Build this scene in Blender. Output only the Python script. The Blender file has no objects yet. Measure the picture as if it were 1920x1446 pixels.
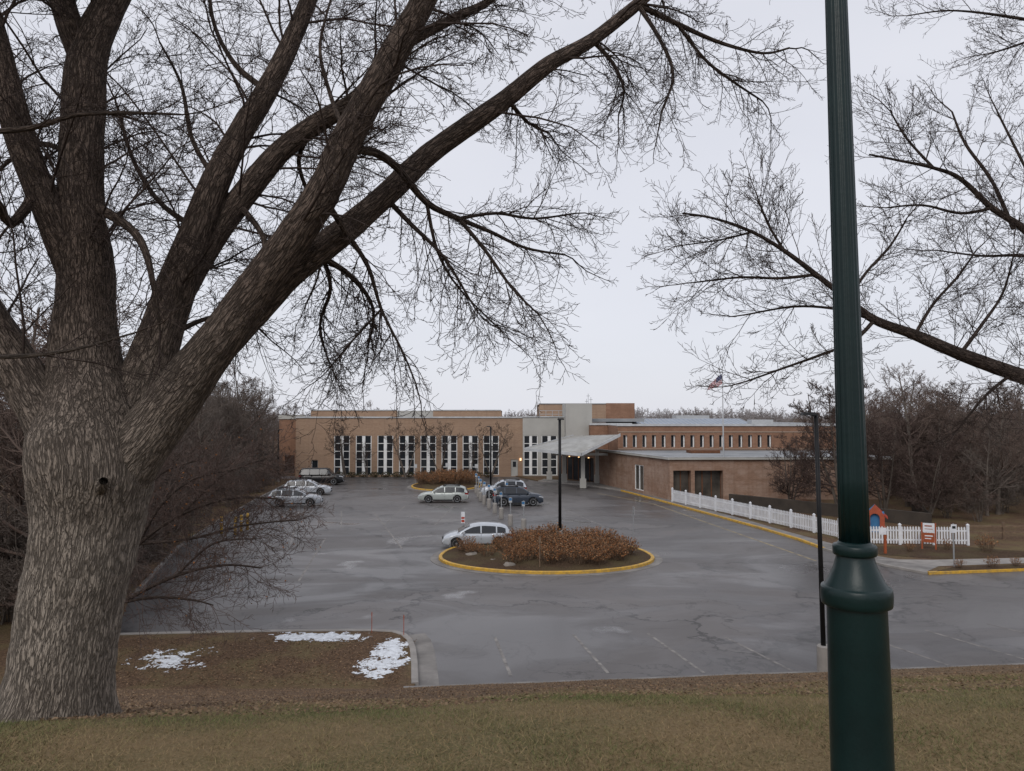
import bpy, math, random
import numpy as np
from mathutils import Vector, Matrix, noise
R = random.Random(7)
NR = np.random.RandomState(11)
scene = bpy.context.scene
COL = scene.collection
# ------------------------------------------------------------------ survey helpers
H = 8.1; F = 1400.0; PITCH = math.atan(57/1400)
cp, sp = math.cos(PITCH), math.sin(PITCH)
def ray(px, py):
    u = (px-960)/F; v = (723-py)/F
    return Vector((u, cp - v*sp, sp + v*cp))
def W(px, py, Y):
    d = ray(px, py); t = Y/d.y
    return Vector((d.x*t, Y, H + d.z*t))
def G(px, py, z=0.0):
    d = ray(px, py); t = (z-H)/d.z
    return Vector((d.x*t, d.y*t, z))
def X(px, Y): return W(px, 780, Y).x
def Z(py, Y): return W(960, py, Y).z

# ------------------------------------------------------------------ materials
def newmat(name):
    m = bpy.data.materials.new(name); m.use_nodes = True
    nt = m.node_tree; b = nt.nodes['Principled BSDF']
    return m, nt, b
def N(nt, t, **kw):
    n = nt.nodes.new(t)
    for k, v in kw.items(): setattr(n, k, v)
    return n
def mixc(nt, fac, a, b):
    m = nt.nodes.new('ShaderNodeMix'); m.data_type = 'RGBA'
    for sock, val in ((m.inputs[0], fac), (m.inputs[6], a), (m.inputs[7], b)):
        if isinstance(val, (int, float)): sock.default_value = val
        elif isinstance(val, (tuple, list)): sock.default_value = (*val[:3], 1)
        else: nt.links.new(val, sock)
    return m.outputs[2]
def ramp(nt, src, p0, p1, c0=(0,0,0), c1=(1,1,1)):
    r = nt.nodes.new('ShaderNodeValToRGB')
    r.color_ramp.elements[0].position = p0; r.color_ramp.elements[1].position = p1
    r.color_ramp.elements[0].color = (*c0, 1); r.color_ramp.elements[1].color = (*c1, 1)
    nt.links.new(src, r.inputs[0]); return r.outputs[0]
def math2(nt, op, a, b=None, c=None):
    m = nt.nodes.new('ShaderNodeMath'); m.operation = op
    for k, v in enumerate((a, b, c)):
        if v is None: continue
        if isinstance(v, (int, float)): m.inputs[k].default_value = v
        else: nt.links.new(v, m.inputs[k])
    return m.outputs[0]
def noisetex(nt, scale, detail=4, vec=None, rough=.55, dist=0):
    n = nt.nodes.new('ShaderNodeTexNoise'); n.inputs['Scale'].default_value = scale
    n.inputs['Detail'].default_value = detail; n.inputs['Roughness'].default_value = rough
    n.inputs['Distortion'].default_value = dist
    if vec is not None: nt.links.new(vec, n.inputs['Vector'])
    return n
def mat(name, c1, c2=None, scale=3, rough=.7, spec=.3, metal=0, bump=0, bscale=None, coord='Object'):
    m, nt, b = newmat(name)
    c2 = c2 or tuple(x*.8 for x in c1)
    tc = N(nt, 'ShaderNodeTexCoord')
    n = noisetex(nt, scale, 5, tc.outputs[coord])
    f = ramp(nt, n.outputs[0], .35, .65)
    nt.links.new(mixc(nt, f, c1, c2), b.inputs['Base Color'])
    b.inputs['Roughness'].default_value = rough; b.inputs['Specular IOR Level'].default_value = spec
    b.inputs['Metallic'].default_value = metal
    if bump:
        n2 = noisetex(nt, bscale or scale*6, 5, tc.outputs[coord])
        bp = N(nt, 'ShaderNodeBump'); bp.inputs['Strength'].default_value = bump; bp.inputs['Distance'].default_value = .02
        nt.links.new(n2.outputs[0], bp.inputs['Height']); nt.links.new(bp.outputs[0], b.inputs['Normal'])
    return m

def asphalt_mat():
    m, nt, b = newmat('wet_asphalt')
    tc = N(nt, 'ShaderNodeTexCoord'); O = tc.outputs['Object']
    big = noisetex(nt, .07, 6, O, .58, 1.0)
    med = noisetex(nt, .6, 6, O, .65)
    fine = noisetex(nt, 40, 3, O)
    mp = N(nt, 'ShaderNodeMapping'); mp.inputs['Scale'].default_value = (.10, .20, 1); nt.links.new(O, mp.inputs[0])
    strk = noisetex(nt, 1.0, 7, mp.outputs[0], .56, 1.2)
    base = mixc(nt, ramp(nt, big.outputs[0], .42, .58), (.060,.054,.053), (.103,.094,.091))
    base = mixc(nt, ramp(nt, med.outputs[0], .3, .75, (0,0,0), (.5,.5,.5)), base, mixc(nt, .5, base, (.075,.067,.065)))
    damp = ramp(nt, strk.outputs[0], .485, .545)
    base = mixc(nt, damp, base, mixc(nt, .38, base, (.155,.143,.137)))
    edge = ramp(nt, math2(nt, 'ABSOLUTE', math2(nt, 'SUBTRACT', strk.outputs[0], .512)), .0, .006, (.4,)*3, (0,)*3)
    base = mixc(nt, edge, base, (.038,.034,.034))
    wn = noisetex(nt, .32, 6, O, .6)
    wv = N(nt, 'ShaderNodeVectorMath', operation='SCALE'); wv.inputs['Scale'].default_value = 6.5
    nt.links.new(wn.outputs['Color'], wv.inputs[0])
    ad = N(nt, 'ShaderNodeVectorMath', operation='ADD'); nt.links.new(O, ad.inputs[0]); nt.links.new(wv.outputs[0], ad.inputs[1])
    fl = N(nt, 'ShaderNodeVectorMath', operation='MULTIPLY'); fl.inputs[1].default_value = (1,1,0); nt.links.new(ad.outputs[0], fl.inputs[0])
    cracks = None; gate = ramp(nt, noisetex(nt, .12, 3, O).outputs[0], .50, .60)
    for sc, w, inten in ((.08, .0045, .9), (.17, .0048, .6), (.6, .011, .4)):
        v = N(nt, 'ShaderNodeTexVoronoi', feature='DISTANCE_TO_EDGE'); v.inputs['Scale'].default_value = sc
        nt.links.new(fl.outputs[0], v.inputs['Vector'])
        c = ramp(nt, v.outputs['Distance'], w*.5, w*1.7, (inten,)*3, (0,0,0))
        if sc > .3: c = math2(nt, 'MULTIPLY', c, gate)
        cracks = c if cracks is None else math2(nt, 'MAXIMUM', cracks, c)
    vc = N(nt, 'ShaderNodeTexVoronoi'); vc.inputs['Scale'].default_value = .08; nt.links.new(fl.outputs[0], vc.inputs['Vector'])
    hs = N(nt, 'ShaderNodeSeparateColor'); nt.links.new(vc.outputs['Color'], hs.inputs[0])
    pm = ramp(nt, hs.outputs[0], 0, 1, (.80,.80,.80), (1.15,1.15,1.15))
    mul = N(nt, 'ShaderNodeMix', data_type='RGBA', blend_type='MULTIPLY'); mul.inputs[0].default_value = 1
    nt.links.new(base, mul.inputs[6]); nt.links.new(pm, mul.inputs[7]); base = mul.outputs[2]
    sx = N(nt, 'ShaderNodeSeparateXYZ'); nt.links.new(O, sx.inputs[0])
    sl_ = math2(nt, 'ABSOLUTE', math2(nt, 'SUBTRACT', math2(nt, 'FRACT', math2(nt, 'MULTIPLY', math2(nt, 'MULTIPLY_ADD', wn.outputs[0], .5, sx.outputs[1]), .155)), .5))
    seam = ramp(nt, sl_, .0, .008, (.5,)*3, (0,)*3)
    cracks = math2(nt, 'MAXIMUM', cracks, math2(nt, 'MULTIPLY', seam, ramp(nt, med.outputs[0], .45, .6)))
    base = mixc(nt, cracks, base, (.020,.018,.017))
    sp_ = mixc(nt, ramp(nt, fine.outputs[0], .4, .7, (0,0,0), (.25,.25,.25)), base, (.15,.138,.133))
    nt.links.new(sp_, b.inputs['Base Color'])
    rr = ramp(nt, strk.outputs[0], .40, .60, (.28,)*3, (.58,)*3)
    pud = ramp(nt, noisetex(nt, .20, 4, O, .5, .6).outputs[0], .63, .68, (1,)*3, (.4,)*3)
    nt.links.new(math2(nt, 'MULTIPLY', rr, pud), b.inputs['Roughness'])
    b.inputs['Specular IOR Level'].default_value = .36
    bp = N(nt, 'ShaderNodeBump'); bp.inputs['Strength'].default_value = .18; bp.inputs['Distance'].default_value = .01
    nt.links.new(fine.outputs[0], bp.inputs['Height']); nt.links.new(bp.outputs[0], b.inputs['Normal'])
    return m

def ground_mat():
    m, nt, b = newmat('winter_lawn')
    tc = N(nt, 'ShaderNodeTexCoord'); O = tc.outputs['Object']
    sx = N(nt, 'ShaderNodeSeparateXYZ'); nt.links.new(O, sx.inputs[0])
    n1 = noisetex(nt, .9, 6, O, .65); n2 = noisetex(nt, 14, 5, O, .7); n3 = noisetex(nt, 45, 3, O, .7)
    grass = mixc(nt, ramp(nt, n1.outputs[0], .42, .62), (.155,.108,.055), (.088,.084,.036))
    grass = mixc(nt, ramp(nt, n3.outputs[0], .35, .7), grass, (.22,.16,.09))
    litter = mixc(nt, ramp(nt, n2.outputs[0], .38, .62), (.052,.034,.023), (.155,.100,.063))
    litter = mixc(nt, ramp(nt, n3.outputs[0], .5, .7, (0,0,0), (.6,.6,.6)), litter, (.21,.145,.09))
    tan = mixc(nt, ramp(nt, n2.outputs[0], .38, .62), (.115,.08,.045), (.20,.145,.085))
    ma = math2(nt, 'MULTIPLY_ADD', n1.outputs[0], 5.0, sx.outputs[1])
    mx = math2(nt, 'MULTIPLY_ADD', sx.outputs[0], -.22, ma)
    mr = N(nt, 'ShaderNodeMapRange'); mr.inputs[1].default_value = 7.5; mr.inputs[2].default_value = 11; nt.links.new(mx, mr.inputs[0])
    tx = N(nt, 'ShaderNodeMapRange'); tx.inputs[1].default_value = -1; tx.inputs[2].default_value = 9; tx.inputs[3].default_value = 0; tx.inputs[4].default_value = .7; nt.links.new(sx.outputs[0], tx.inputs[0])
    litter = mixc(nt, tx.outputs[0], litter, tan)
    nt.links.new(mixc(nt, mr.outputs[0], grass, litter), b.inputs['Base Color'])
    b.inputs['Roughness'].default_value = .9; b.inputs['Specular IOR Level'].default_value = .1
    bp = N(nt, 'ShaderNodeBump'); bp.inputs['Strength'].default_value = .6; bp.inputs['Distance'].default_value = .03
    nt.links.new(n2.outputs[0], bp.inputs['Height']); nt.links.new(bp.outputs[0], b.inputs['Normal'])
    return m
def litter_mat(name='leaf_litter', k=1.0):
    m, nt, b = newmat(name)
    tc = N(nt, 'ShaderNodeTexCoord'); O = tc.outputs['Object']
    n1 = noisetex(nt, .5, 5, O); n2 = noisetex(nt, 12, 6, O, .75)
    a = mixc(nt, ramp(nt, n2.outputs[0], .35, .65), (.05*k,.032*k,.022*k), (.17*k,.108*k,.067*k))
    nt.links.new(mixc(nt, ramp(nt, n1.outputs[0], .45, .65, (0,0,0), (.7,.7,.7)), a, (.15*k,.12*k,.06*k)), b.inputs['Base Color'])
    b.inputs['Roughness'].default_value = .9; b.inputs['Specular IOR Level'].default_value = .1
    bp = N(nt, 'ShaderNodeBump'); bp.inputs['Strength'].default_value = .8; bp.inputs['Distance'].default_value = .05
    nt.links.new(n2.outputs[0], bp.inputs['Height']); nt.links.new(bp.outputs[0], b.inputs['Normal'])
    return m
def brick_mat(name, c1, c2, mortar, stain=(.2,.14,.11), amt=.7):
    m, nt, b = newmat(name)
    tc = N(nt, 'ShaderNodeTexCoord')
    br = N(nt, 'ShaderNodeTexBrick'); nt.links.new(tc.outputs['UV'], br.inputs['Vector'])
    br.inputs['Scale'].default_value = 1; br.inputs['Brick Width'].default_value = .3; br.inputs['Row Height'].default_value = .1
    br.inputs['Mortar Size'].default_value = .008; br.inputs['Bias'].default_value = -.1
    for k, c in (('Color1', c1), ('Color2', c2), ('Mortar', mortar)): br.inputs[k].default_value = (*c, 1)
    n = noisetex(nt, .6, 7, tc.outputs['UV'], .7)
    f = ramp(nt, n.outputs[0], .44, .66, (0,0,0), (amt,)*3)
    mp = N(nt, 'ShaderNodeMapping'); mp.inputs['Scale'].default_value = (.05, 1.1, 1); nt.links.new(tc.outputs['UV'], mp.inputs[0])
    cs = noisetex(nt, 2.5, 3, mp.outputs[0])
    mp2 = N(nt, 'ShaderNodeMapping'); mp2.inputs['Scale'].default_value = (2.5, .12, 1); nt.links.new(tc.outputs['UV'], mp2.inputs[0])
    vs = noisetex(nt, 1.2, 4, mp2.outputs[0])
    c = mixc(nt, f, br.outputs[0], stain)
    c = mixc(nt, ramp(nt, cs.outputs[0], .45, .65, (0,0,0), (.35,.35,.35)), c, tuple(x*.7 for x in c1))
    c = mixc(nt, ramp(nt, vs.outputs[0], .5, .7, (0,0,0), (.3,.3,.3)), c, tuple(x*.6 for x in c1))
    nt.links.new(c, b.inputs['Base Color']); b.inputs['Roughness'].default_value = .85; b.inputs['Specular IOR Level'].default_value = .2
    return m
def bark_mat(name, hi, lowgrey=None, sc=34):
    m, nt, b = newmat(name)
    at = N(nt, 'ShaderNodeAttribute'); at.attribute_name = 'bark'
    mp = N(nt, 'ShaderNodeMapping'); mp.inputs['Scale'].default_value = (1, 1, .17); nt.links.new(at.outputs['Vector'], mp.inputs[0])
    n1 = noisetex(nt, sc, 2, mp.outputs[0], .45, .1)
    n2 = noisetex(nt, sc*2.1, 2, mp.outputs[0], .5, .1)
    fn = noisetex(nt, 120, 3, mp.outputs[0], .7)
    r1 = ramp(nt, math2(nt, 'ABSOLUTE', math2(nt, 'SUBTRACT', n1.outputs[0], .5)), .0, .085)
    r2 = ramp(nt, math2(nt, 'ABSOLUTE', math2(nt, 'SUBTRACT', n2.outputs[0], .5)), .0, .07)
    rid = math2(nt, 'MULTIPLY', r1, math2(nt, 'MULTIPLY_ADD', r2, .6, .4))
    mm = math2(nt, 'MULTIPLY_ADD', fn.outputs[0], .35, math2(nt, 'MULTIPLY', rid, .75))
    f2 = ramp(nt, mm, .18, .88)
    c = mixc(nt, f2, tuple(x*.2 for x in hi), hi)
    tc = N(nt, 'ShaderNodeTexCoord')
    if lowgrey:
        sx = N(nt, 'ShaderNodeSeparateXYZ'); nt.links.new(tc.outputs['Object'], sx.inputs[0])
        mr = N(nt, 'ShaderNodeMapRange'); mr.inputs[1].default_value = 1.2; mr.inputs[2].default_value = 3.4; mr.inputs[3].default_value = 1; mr.inputs[4].default_value = 0
        nt.links.new(sx.outputs[2], mr.inputs[0])
        c = mixc(nt, mr.outputs[0], c, mixc(nt, f2, tuple(x*.28 for x in lowgrey), lowgrey))
    bn = noisetex(nt, 1.3, 4, tc.outputs['Object'])
    c = mixc(nt, ramp(nt, bn.outputs[0], .4, .7, (0,0,0), (.3,.3,.3)), c, tuple(x*.5 for x in hi))
    nt.links.new(c, b.inputs['Base Color']); b.inputs['Roughness'].default_value = .9; b.inputs['Specular IOR Level'].default_value = .12
    bp = N(nt, 'ShaderNodeBump'); bp.inputs['Strength'].default_value = 1; bp.inputs['Distance'].default_value = .025
    nt.links.new(mm, bp.inputs['Height']); nt.links.new(bp.outputs[0], b.inputs['Normal'])
    return m
def attr_mat(name, rough=.85):
    m, nt, b = newmat(name)
    at = N(nt, 'ShaderNodeAttribute'); at.attribute_name = 'tint'
    nt.links.new(at.outputs['Color'], b.inputs['Base Color']); b.inputs['Roughness'].default_value = rough
    b.inputs['Specular IOR Level'].default_value = .15
    return m

M = {}
M['asphalt'] = asphalt_mat(); M['ground'] = ground_mat(); M['litter'] = litter_mat(); M['mulch'] = litter_mat('mulch', .6)
M['concrete'] = mat('concrete', (.30,.28,.26), (.22,.205,.19), 1.5, .8, .25, bump=.3, bscale=20)
M['gutter'] = mat('worn_concrete', (.23,.215,.20), (.14,.13,.122), 1.2, .75, .3, bump=.3, bscale=20)
M['yellow'] = mat('yellow_paint', (.62,.36,.04), (.36,.23,.07), 4.5, .6, .3)
M['stripe'] = mat('faded_stripe_paint', (.26,.24,.22), (.11,.102,.098), 3.2, .6)
M['ystripe'] = mat('faded_yellow_stripe', (.36,.29,.16), (.15,.13,.11), 2.2, .7)
M['snow'] = mat('snow', (.72,.75,.79), (.50,.52,.55), 6, .7, .3, bump=.5, bscale=12)
M['brick'] = brick_mat('tan_brick', (.36,.240,.162), (.30,.19,.125), (.33,.26,.20), (.29,.20,.145), .6)
M['brick2'] = brick_mat('red_brick', (.28,.150,.095), (.22,.115,.072), (.29,.21,.16), (.18,.097,.063))
M['brick3'] = brick_mat('weathered_brick', (.28,.17,.118), (.21,.122,.084), (.29,.22,.17), (.37,.275,.22), .8)
M['coping'] = mat('white_coping', (.52,.53,.54), (.38,.39,.40), 1, .6)
M['panel'] = mat('grey_panel', (.42,.41,.38), (.36,.35,.325), .5, .7)
M['whitepanel'] = mat('white_frame_paint', (.78,.78,.77), (.70,.70,.69), 2, .5)
M['glass'] = mat('dark_glass', (.018,.021,.025), (.028,.031,.036), .15, .12, .5)
M['roomglass'] = mat('bay_glass', (.035,.033,.03), (.11,.095,.08), .55, .15, .5)
M['roofing'] = mat('roof_membrane', (.30,.31,.32), (.20,.21,.22), .25, .8)
M['metalroof'] = mat('blue_grey_metal_roof', (.26,.31,.38), (.20,.24,.30), .4, .4)
M['canopy'] = mat('canopy_sheet', (.36,.36,.345), (.25,.245,.23), .9, .55)
M['darkwall'] = mat('dark_concrete', (.060,.048,.038), (.035,.029,.024), .8, .9)
M['blackmetal'] = mat('black_metal', (.008,.008,.009), (.012,.012,.013), 5, .55, .25)
M['green'] = mat('dark_green_paint', (.0017,.0115,.0118), (.0030,.0165,.0162), 6, .36, .34, bump=.05, bscale=60)
M['galv'] = mat('galvanised_steel', (.34,.35,.36), (.26,.27,.28), 6, .5, .5, .3)
M['white'] = mat('white_paint', (.74,.75,.77), (.60,.61,.64), 2, .5)
M['redp'] = mat('red_paint', (.42,.06,.03), (.34,.05,.03), 3, .5)
M['rust'] = mat('rust_red_sign', (.34,.085,.03), (.27,.07,.03), 3, .5)
M['bluep'] = mat('blue_paint', (.05,.18,.36), (.04,.14,.30), 3, .5)
M['orange'] = mat('orange_plastic', (.38,.085,.04), (.30,.07,.035), 3, .5)
M['wood'] = mat('weathered_wood', (.19,.13,.085), (.12,.08,.055), 5, .8)
M['brownwood'] = mat('brown_wood', (.16,.07,.035), (.1,.045,.025), 5, .8)
M['twig'] = mat('dark_twig', (.040,.030,.027), (.065,.049,.042), 3, .9, .1)
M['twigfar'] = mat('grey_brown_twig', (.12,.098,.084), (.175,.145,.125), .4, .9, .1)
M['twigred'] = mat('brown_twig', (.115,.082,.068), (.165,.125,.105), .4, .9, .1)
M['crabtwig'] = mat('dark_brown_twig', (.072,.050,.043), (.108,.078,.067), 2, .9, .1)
M['haze'] = mat('haze_tinted_twig', (.25,.23,.225), (.30,.275,.275), .05, .95, .05)  # twig colour paled to paint in distance haze; no real haze in the scene
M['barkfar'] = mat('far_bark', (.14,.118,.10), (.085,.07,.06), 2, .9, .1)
M['bark'] = bark_mat('furrowed_bark', (.150,.113,.092), (.345,.295,.245))
M['bark2'] = bark_mat('branch_bark', (.11,.083,.07))
M['tint'] = attr_mat('tinted_foliage')
M['rubber'] = mat('tyre_rubber', (.015,.015,.016), (.022,.022,.022), 5, .8)
M['rim'] = mat('alloy_rim', (.42,.43,.45), (.36,.37,.39), 3, .35, .5, .7)
M['seam'] = mat('black_trim', (.012,.012,.013), (.02,.02,.02), 3, .6)
M['lampglass'] = mat('headlamp_glass', (.6,.62,.65), (.5,.52,.55), 6, .15, .6)
M['tail'] = mat('tail_lamp_red', (.35,.015,.012), (.28,.012,.01), 6, .25, .5)
M['ltgrey'] = mat('light_grey_metal', (.45,.46,.47), (.4,.41,.42), 3, .5)
M['rock'] = mat('boulder_stone', (.26,.23,.20), (.17,.15,.13), 3, .85, bump=.5, bscale=9)
def paint(name, c, coat=.5):
    m = mat(name, c, tuple(x*.93 for x in c), 2, .3, .5, .25)
    m.node_tree.nodes['Principled BSDF'].inputs['Coat Weight'].default_value = coat
    return m
M['p_silver'] = paint('silver_car_paint', (.48,.51,.55)); M['p_blue'] = paint('dark_blue_car_paint', (.03,.04,.058))
M['p_black'] = paint('black_car_paint', (.006,.006,.007), .15); M['p_grey'] = paint('grey_car_paint', (.34,.36,.39)); M['p_pale'] = paint('pale_silver_green_paint', (.40,.43,.41))

# ------------------------------------------------------------------ mesh helpers
class MB:
    def __init__(s): s.v = []; s.f = []; s.m = []; s.uv = {}
    def add(s, vs, fs, mi=0, uvs=None):
        o = len(s.v); s.v += [tuple(v) for v in vs]
        for k, f in enumerate(fs):
            if uvs: s.uv[len(s.f)] = uvs[k]
            s.f.append(tuple(i+o for i in f)); s.m.append(mi)
    def box(s, x0, x1, y0, y1, z0, z1, mi=0):
        s.add([(x0,y0,z0),(x1,y0,z0),(x1,y1,z0),(x0,y1,z0),(x0,y0,z1),(x1,y0,z1),(x1,y1,z1),(x0,y1,z1)],
              [(0,3,2,1),(4,5,6,7),(0,1,5,4),(1,2,6,5),(2,3,7,6),(3,0,4,7)], mi)
    def obox(s, c, size, ang=0, mi=0):
        ca, sa = math.cos(ang), math.sin(ang); hx, hy, hz = size[0]/2, size[1]/2, size[2]/2
        vs = []
        for z in (-hz, hz):
            for x, y in ((-hx,-hy),(hx,-hy),(hx,hy),(-hx,hy)):
                vs.append((c[0]+x*ca-y*sa, c[1]+x*sa+y*ca, c[2]+z))
        s.add(vs, [(0,3,2,1),(4,5,6,7),(0,1,5,4),(1,2,6,5),(2,3,7,6),(3,0,4,7)], mi)
    def lathe(s, prof, seg=24, c=(0,0,0), mi=0, flute=0, nfl=16, lean=(0,0), axis='z'):
        vs = []; n = len(prof)
        for r, z in prof:
            for k in range(seg):
                a = 2*math.pi*k/seg; rr = r*(1+flute*abs(math.sin(a*nfl/2)))
                p = (rr*math.cos(a), rr*math.sin(a), z)
                if axis == 'y': p = (p[0], p[2], p[1])
                vs.append((c[0]+p[0]+lean[0]*z, c[1]+p[1]+lean[1]*z, c[2]+p[2]))
        fs = [(i*seg+k, i*seg+(k+1) % seg, (i+1)*seg+(k+1) % seg, (i+1)*seg+k) for i in range(n-1) for k in range(seg)]
        fs.append(tuple(range(seg))[::-1]); fs.append(tuple((n-1)*seg+k for k in range(seg)))
        s.add(vs, fs, mi)
    def prism(s, poly, z0, z1, mi=0, side=None):
        n = len(poly); vs = [(p[0],p[1],z0) for p in poly]+[(p[0],p[1],z1) for p in poly]
        s.add(vs, [tuple(range(n, 2*n))], mi)
        s.add(vs, [(i,(i+1) % n, n+(i+1) % n, n+i) for i in range(n)], mi if side is None else side)
    def strip(s, pts, w, z0, z1, mi=0, closed=False, off=0):
        P = [Vector((p[0],p[1])) for p in pts]; n = len(P); L = []; Rr = []
        for i in range(n):
            a = P[(i-1) % n] if (closed or i) else P[i]; b = P[(i+1) % n] if (closed or i < n-1) else P[i]
            t = (b-a).normalized(); nn = Vector((-t.y, t.x)); L.append(P[i]+nn*(off+w/2)); Rr.append(P[i]+nn*(off-w/2))
        c = .02 if z1-z0 > .08 and w > .1 else 0
        vs = []
        for l, r in zip(L, Rr):
            q = (l-r).normalized()*c
            vs += [(l.x,l.y,z0),(l.x,l.y,z1-c),(l.x-q.x,l.y-q.y,z1),(r.x+q.x,r.y+q.y,z1),(r.x,r.y,z1-c),(r.x,r.y,z0)]
        fs = []
        for i in range(n if closed else n-1):
            j = (i+1) % n
            for k in range(5): fs.append((i*6+k, j*6+k, j*6+k+1, i*6+k+1))
        if not closed: fs += [(0,1,2,3,4,5), tuple(6*(n-1)+k for k in (5,4,3,2,1,0))]
        s.add(vs, fs, mi)
    def build(s, name, mats, root=None, smooth=False, loc=None, **props):
        me = bpy.data.meshes.new(name)
        o = Vector((0,0,0))
        if root is not None and loc is None: o = wloc(root)
        elif loc is not None and root is None: o = Vector(loc)
        me.from_pydata([(v[0]-o.x, v[1]-o.y, v[2]-o.z) for v in s.v], [], s.f)
        if not isinstance(mats, (list, tuple)): mats = [mats]
        for m in mats: me.materials.append(m)
        me.polygons.foreach_set('material_index', s.m)
        if s.uv:
            ul = me.uv_layers.new(name='UVMap')
            for p in me.polygons:
                u = s.uv.get(p.index)
                if u:
                    for k, li in enumerate(p.loop_indices): ul.data[li].uv = u[k]
        if smooth: me.shade_smooth()
        me.validate(); me.update()
        ob = bpy.data.objects.new(name, me); COL.objects.link(ob)
        if root is not None: ob.parent = root
        elif loc is not None: ob.location = o
        for k, v in props.items(): ob[k] = v
        return ob
def wloc(o):
    v = Vector(o.location)
    while o.parent: o = o.parent; v = v + Vector(o.location)
    return v
def empty(name, loc, label=None, cat=None, root=None, group=None, **props):
    e = bpy.data.objects.new(name, None); COL.objects.link(e); e.empty_display_size = .3
    if root is not None: e.parent = root; e.location = Vector(loc)-wloc(root)
    else: e.location = loc
    if label: e['label'] = label
    if cat: e['category'] = cat
    if group: e['group'] = group
    for k, v in props.items(): e[k] = v
    return e
def local_child(mb, name, mats, root, smooth=False, loc=(0,0,0)):
    ob = mb.build(name, mats, smooth=smooth); ob.parent = root; ob.location = loc; return ob
def copy_thing(root, loc, rotz=0, scale=1, label=None):
    def rec(o, par):
        c = o.copy(); COL.objects.link(c)
        if par is not None: c.parent = par; c.matrix_parent_inverse = Matrix()
        for ch in o.children: rec(ch, c)
        return c
    c = rec(root, None); c.location = loc; c.rotation_euler = (0,0,rotz)
    c.scale = (scale,)*3 if isinstance(scale, (int, float)) else scale
    if label: c['label'] = label
    return c
def np_mesh(name, V, Fq, m, k=4, smooth=False, tint=None):
    me = bpy.data.meshes.new(name); nv, nf = len(V), len(Fq)
    me.vertices.add(nv); me.vertices.foreach_set('co', V.astype(np.float32).ravel())
    me.loops.add(nf*k); me.loops.foreach_set('vertex_index', Fq.astype(np.int32).ravel())
    me.polygons.add(nf); me.polygons.foreach_set('loop_start', np.arange(nf, dtype=np.int32)*k)
    if smooth: me.polygons.foreach_set('use_smooth', np.ones(nf, dtype=bool))
    if tint is not None:
        a = me.attributes.new('tint', 'FLOAT_COLOR', 'POINT')
        a.data.foreach_set('color', np.concatenate([tint, np.ones((nv,1))], 1).astype(np.float32).ravel())
    me.update(calc_edges=True)
    for mm in (m if isinstance(m, list) else [m]): me.materials.append(mm)
    return me
def obj(name, me, root=None, loc=None, **props):
    ob = bpy.data.objects.new(name, me); COL.objects.link(ob)
    if root is not None: ob.parent = root
    if loc is not None: ob.location = loc
    for k, v in props.items(): ob[k] = v
    return ob
def tubes(polys, sides):
    groups = {}
    for p, r in polys: groups.setdefault(len(p), []).append((p, r))
    VV = []; FF = []; off = 0
    ang = np.arange(sides)*2*np.pi/sides
    for n, lst in groups.items():
        P = np.array([[tuple(q) for q in p] for p, r in lst]); Rr = np.array([r for p, r in lst]); m = len(lst)
        T = np.gradient(P, axis=1); T /= np.linalg.norm(T, axis=2, keepdims=True)+1e-9
        D = P[:, -1]-P[:, 0]; D /= np.linalg.norm(D, axis=1, keepdims=True)+1e-9
        ref = np.where(np.abs(D[:, 2:3]) < .8, np.array([[0,0,1.]]), np.array([[1.,0,0]]))
        A = np.cross(T, ref[:, None, :]); A /= np.linalg.norm(A, axis=2, keepdims=True)+1e-9
        B = np.cross(T, A)
        V = P[:, :, None, :] + Rr[:, :, None, None]*(np.cos(ang)[None,None,:,None]*A[:, :, None, :]+np.sin(ang)[None,None,:,None]*B[:, :, None, :])
        VV.append(V.reshape(-1, 3))
        i, k = np.meshgrid(np.arange(n-1), np.arange(sides), indexing='ij'); k2 = (k+1) % sides
        fq = np.stack([i*sides+k, i*sides+k2, (i+1)*sides+k2, (i+1)*sides+k], -1).reshape(-1, 4)
        FF.append((fq[None]+(np.arange(m)*n*sides)[:, None, None]).reshape(-1, 4)+off); off += m*n*sides
    return np.concatenate(VV), np.concatenate(FF)

# ------------------------------------------------------------------ branching
def rv(): return Vector((R.gauss(0,1), R.gauss(0,1), R.gauss(0,1)))
def grow(out, p, d, L, r, lev, c):
    n = c['n'][lev]; w = c['w'][lev]; g = c['g'][lev]
    pts = [p.copy()]; ds = [d.copy()]
    for i in range(n):
        d = (d + rv()*w + Vector((0,0,g))).normalized(); p = p + d*(L/n); pts.append(p.copy()); ds.append(d.copy())
    rr = [max(c['rmin'], r*(1-.70*i/n)) for i in range(n+1)]
    out[lev].append((pts, rr))
    if lev < c['max']:
        k = c['k'][lev]; side = rv().cross(d).normalized()
        for j in range(k):
            t = c.get('t0', .15)+(1-c.get('t0', .15))*(j+R.random())/k
            fi = min(t*n, n-.01); i = int(fi); q = pts[i].lerp(pts[i+1], fi-i); dd = ds[i+1]
            sd = (side*(1 if j % 2 else -1)+rv()*.35); sd = (sd-dd*sd.dot(dd)).normalized()
            a = math.radians(R.uniform(*c['ang']))
            grow(out, q, (dd*math.cos(a)+sd*math.sin(a)).normalized(), L*c['ratio'][lev]*R.uniform(.6,1.2)*(1.15-.6*t), max(c['rmin'], rr[i]*.55), lev+1, c)
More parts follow.
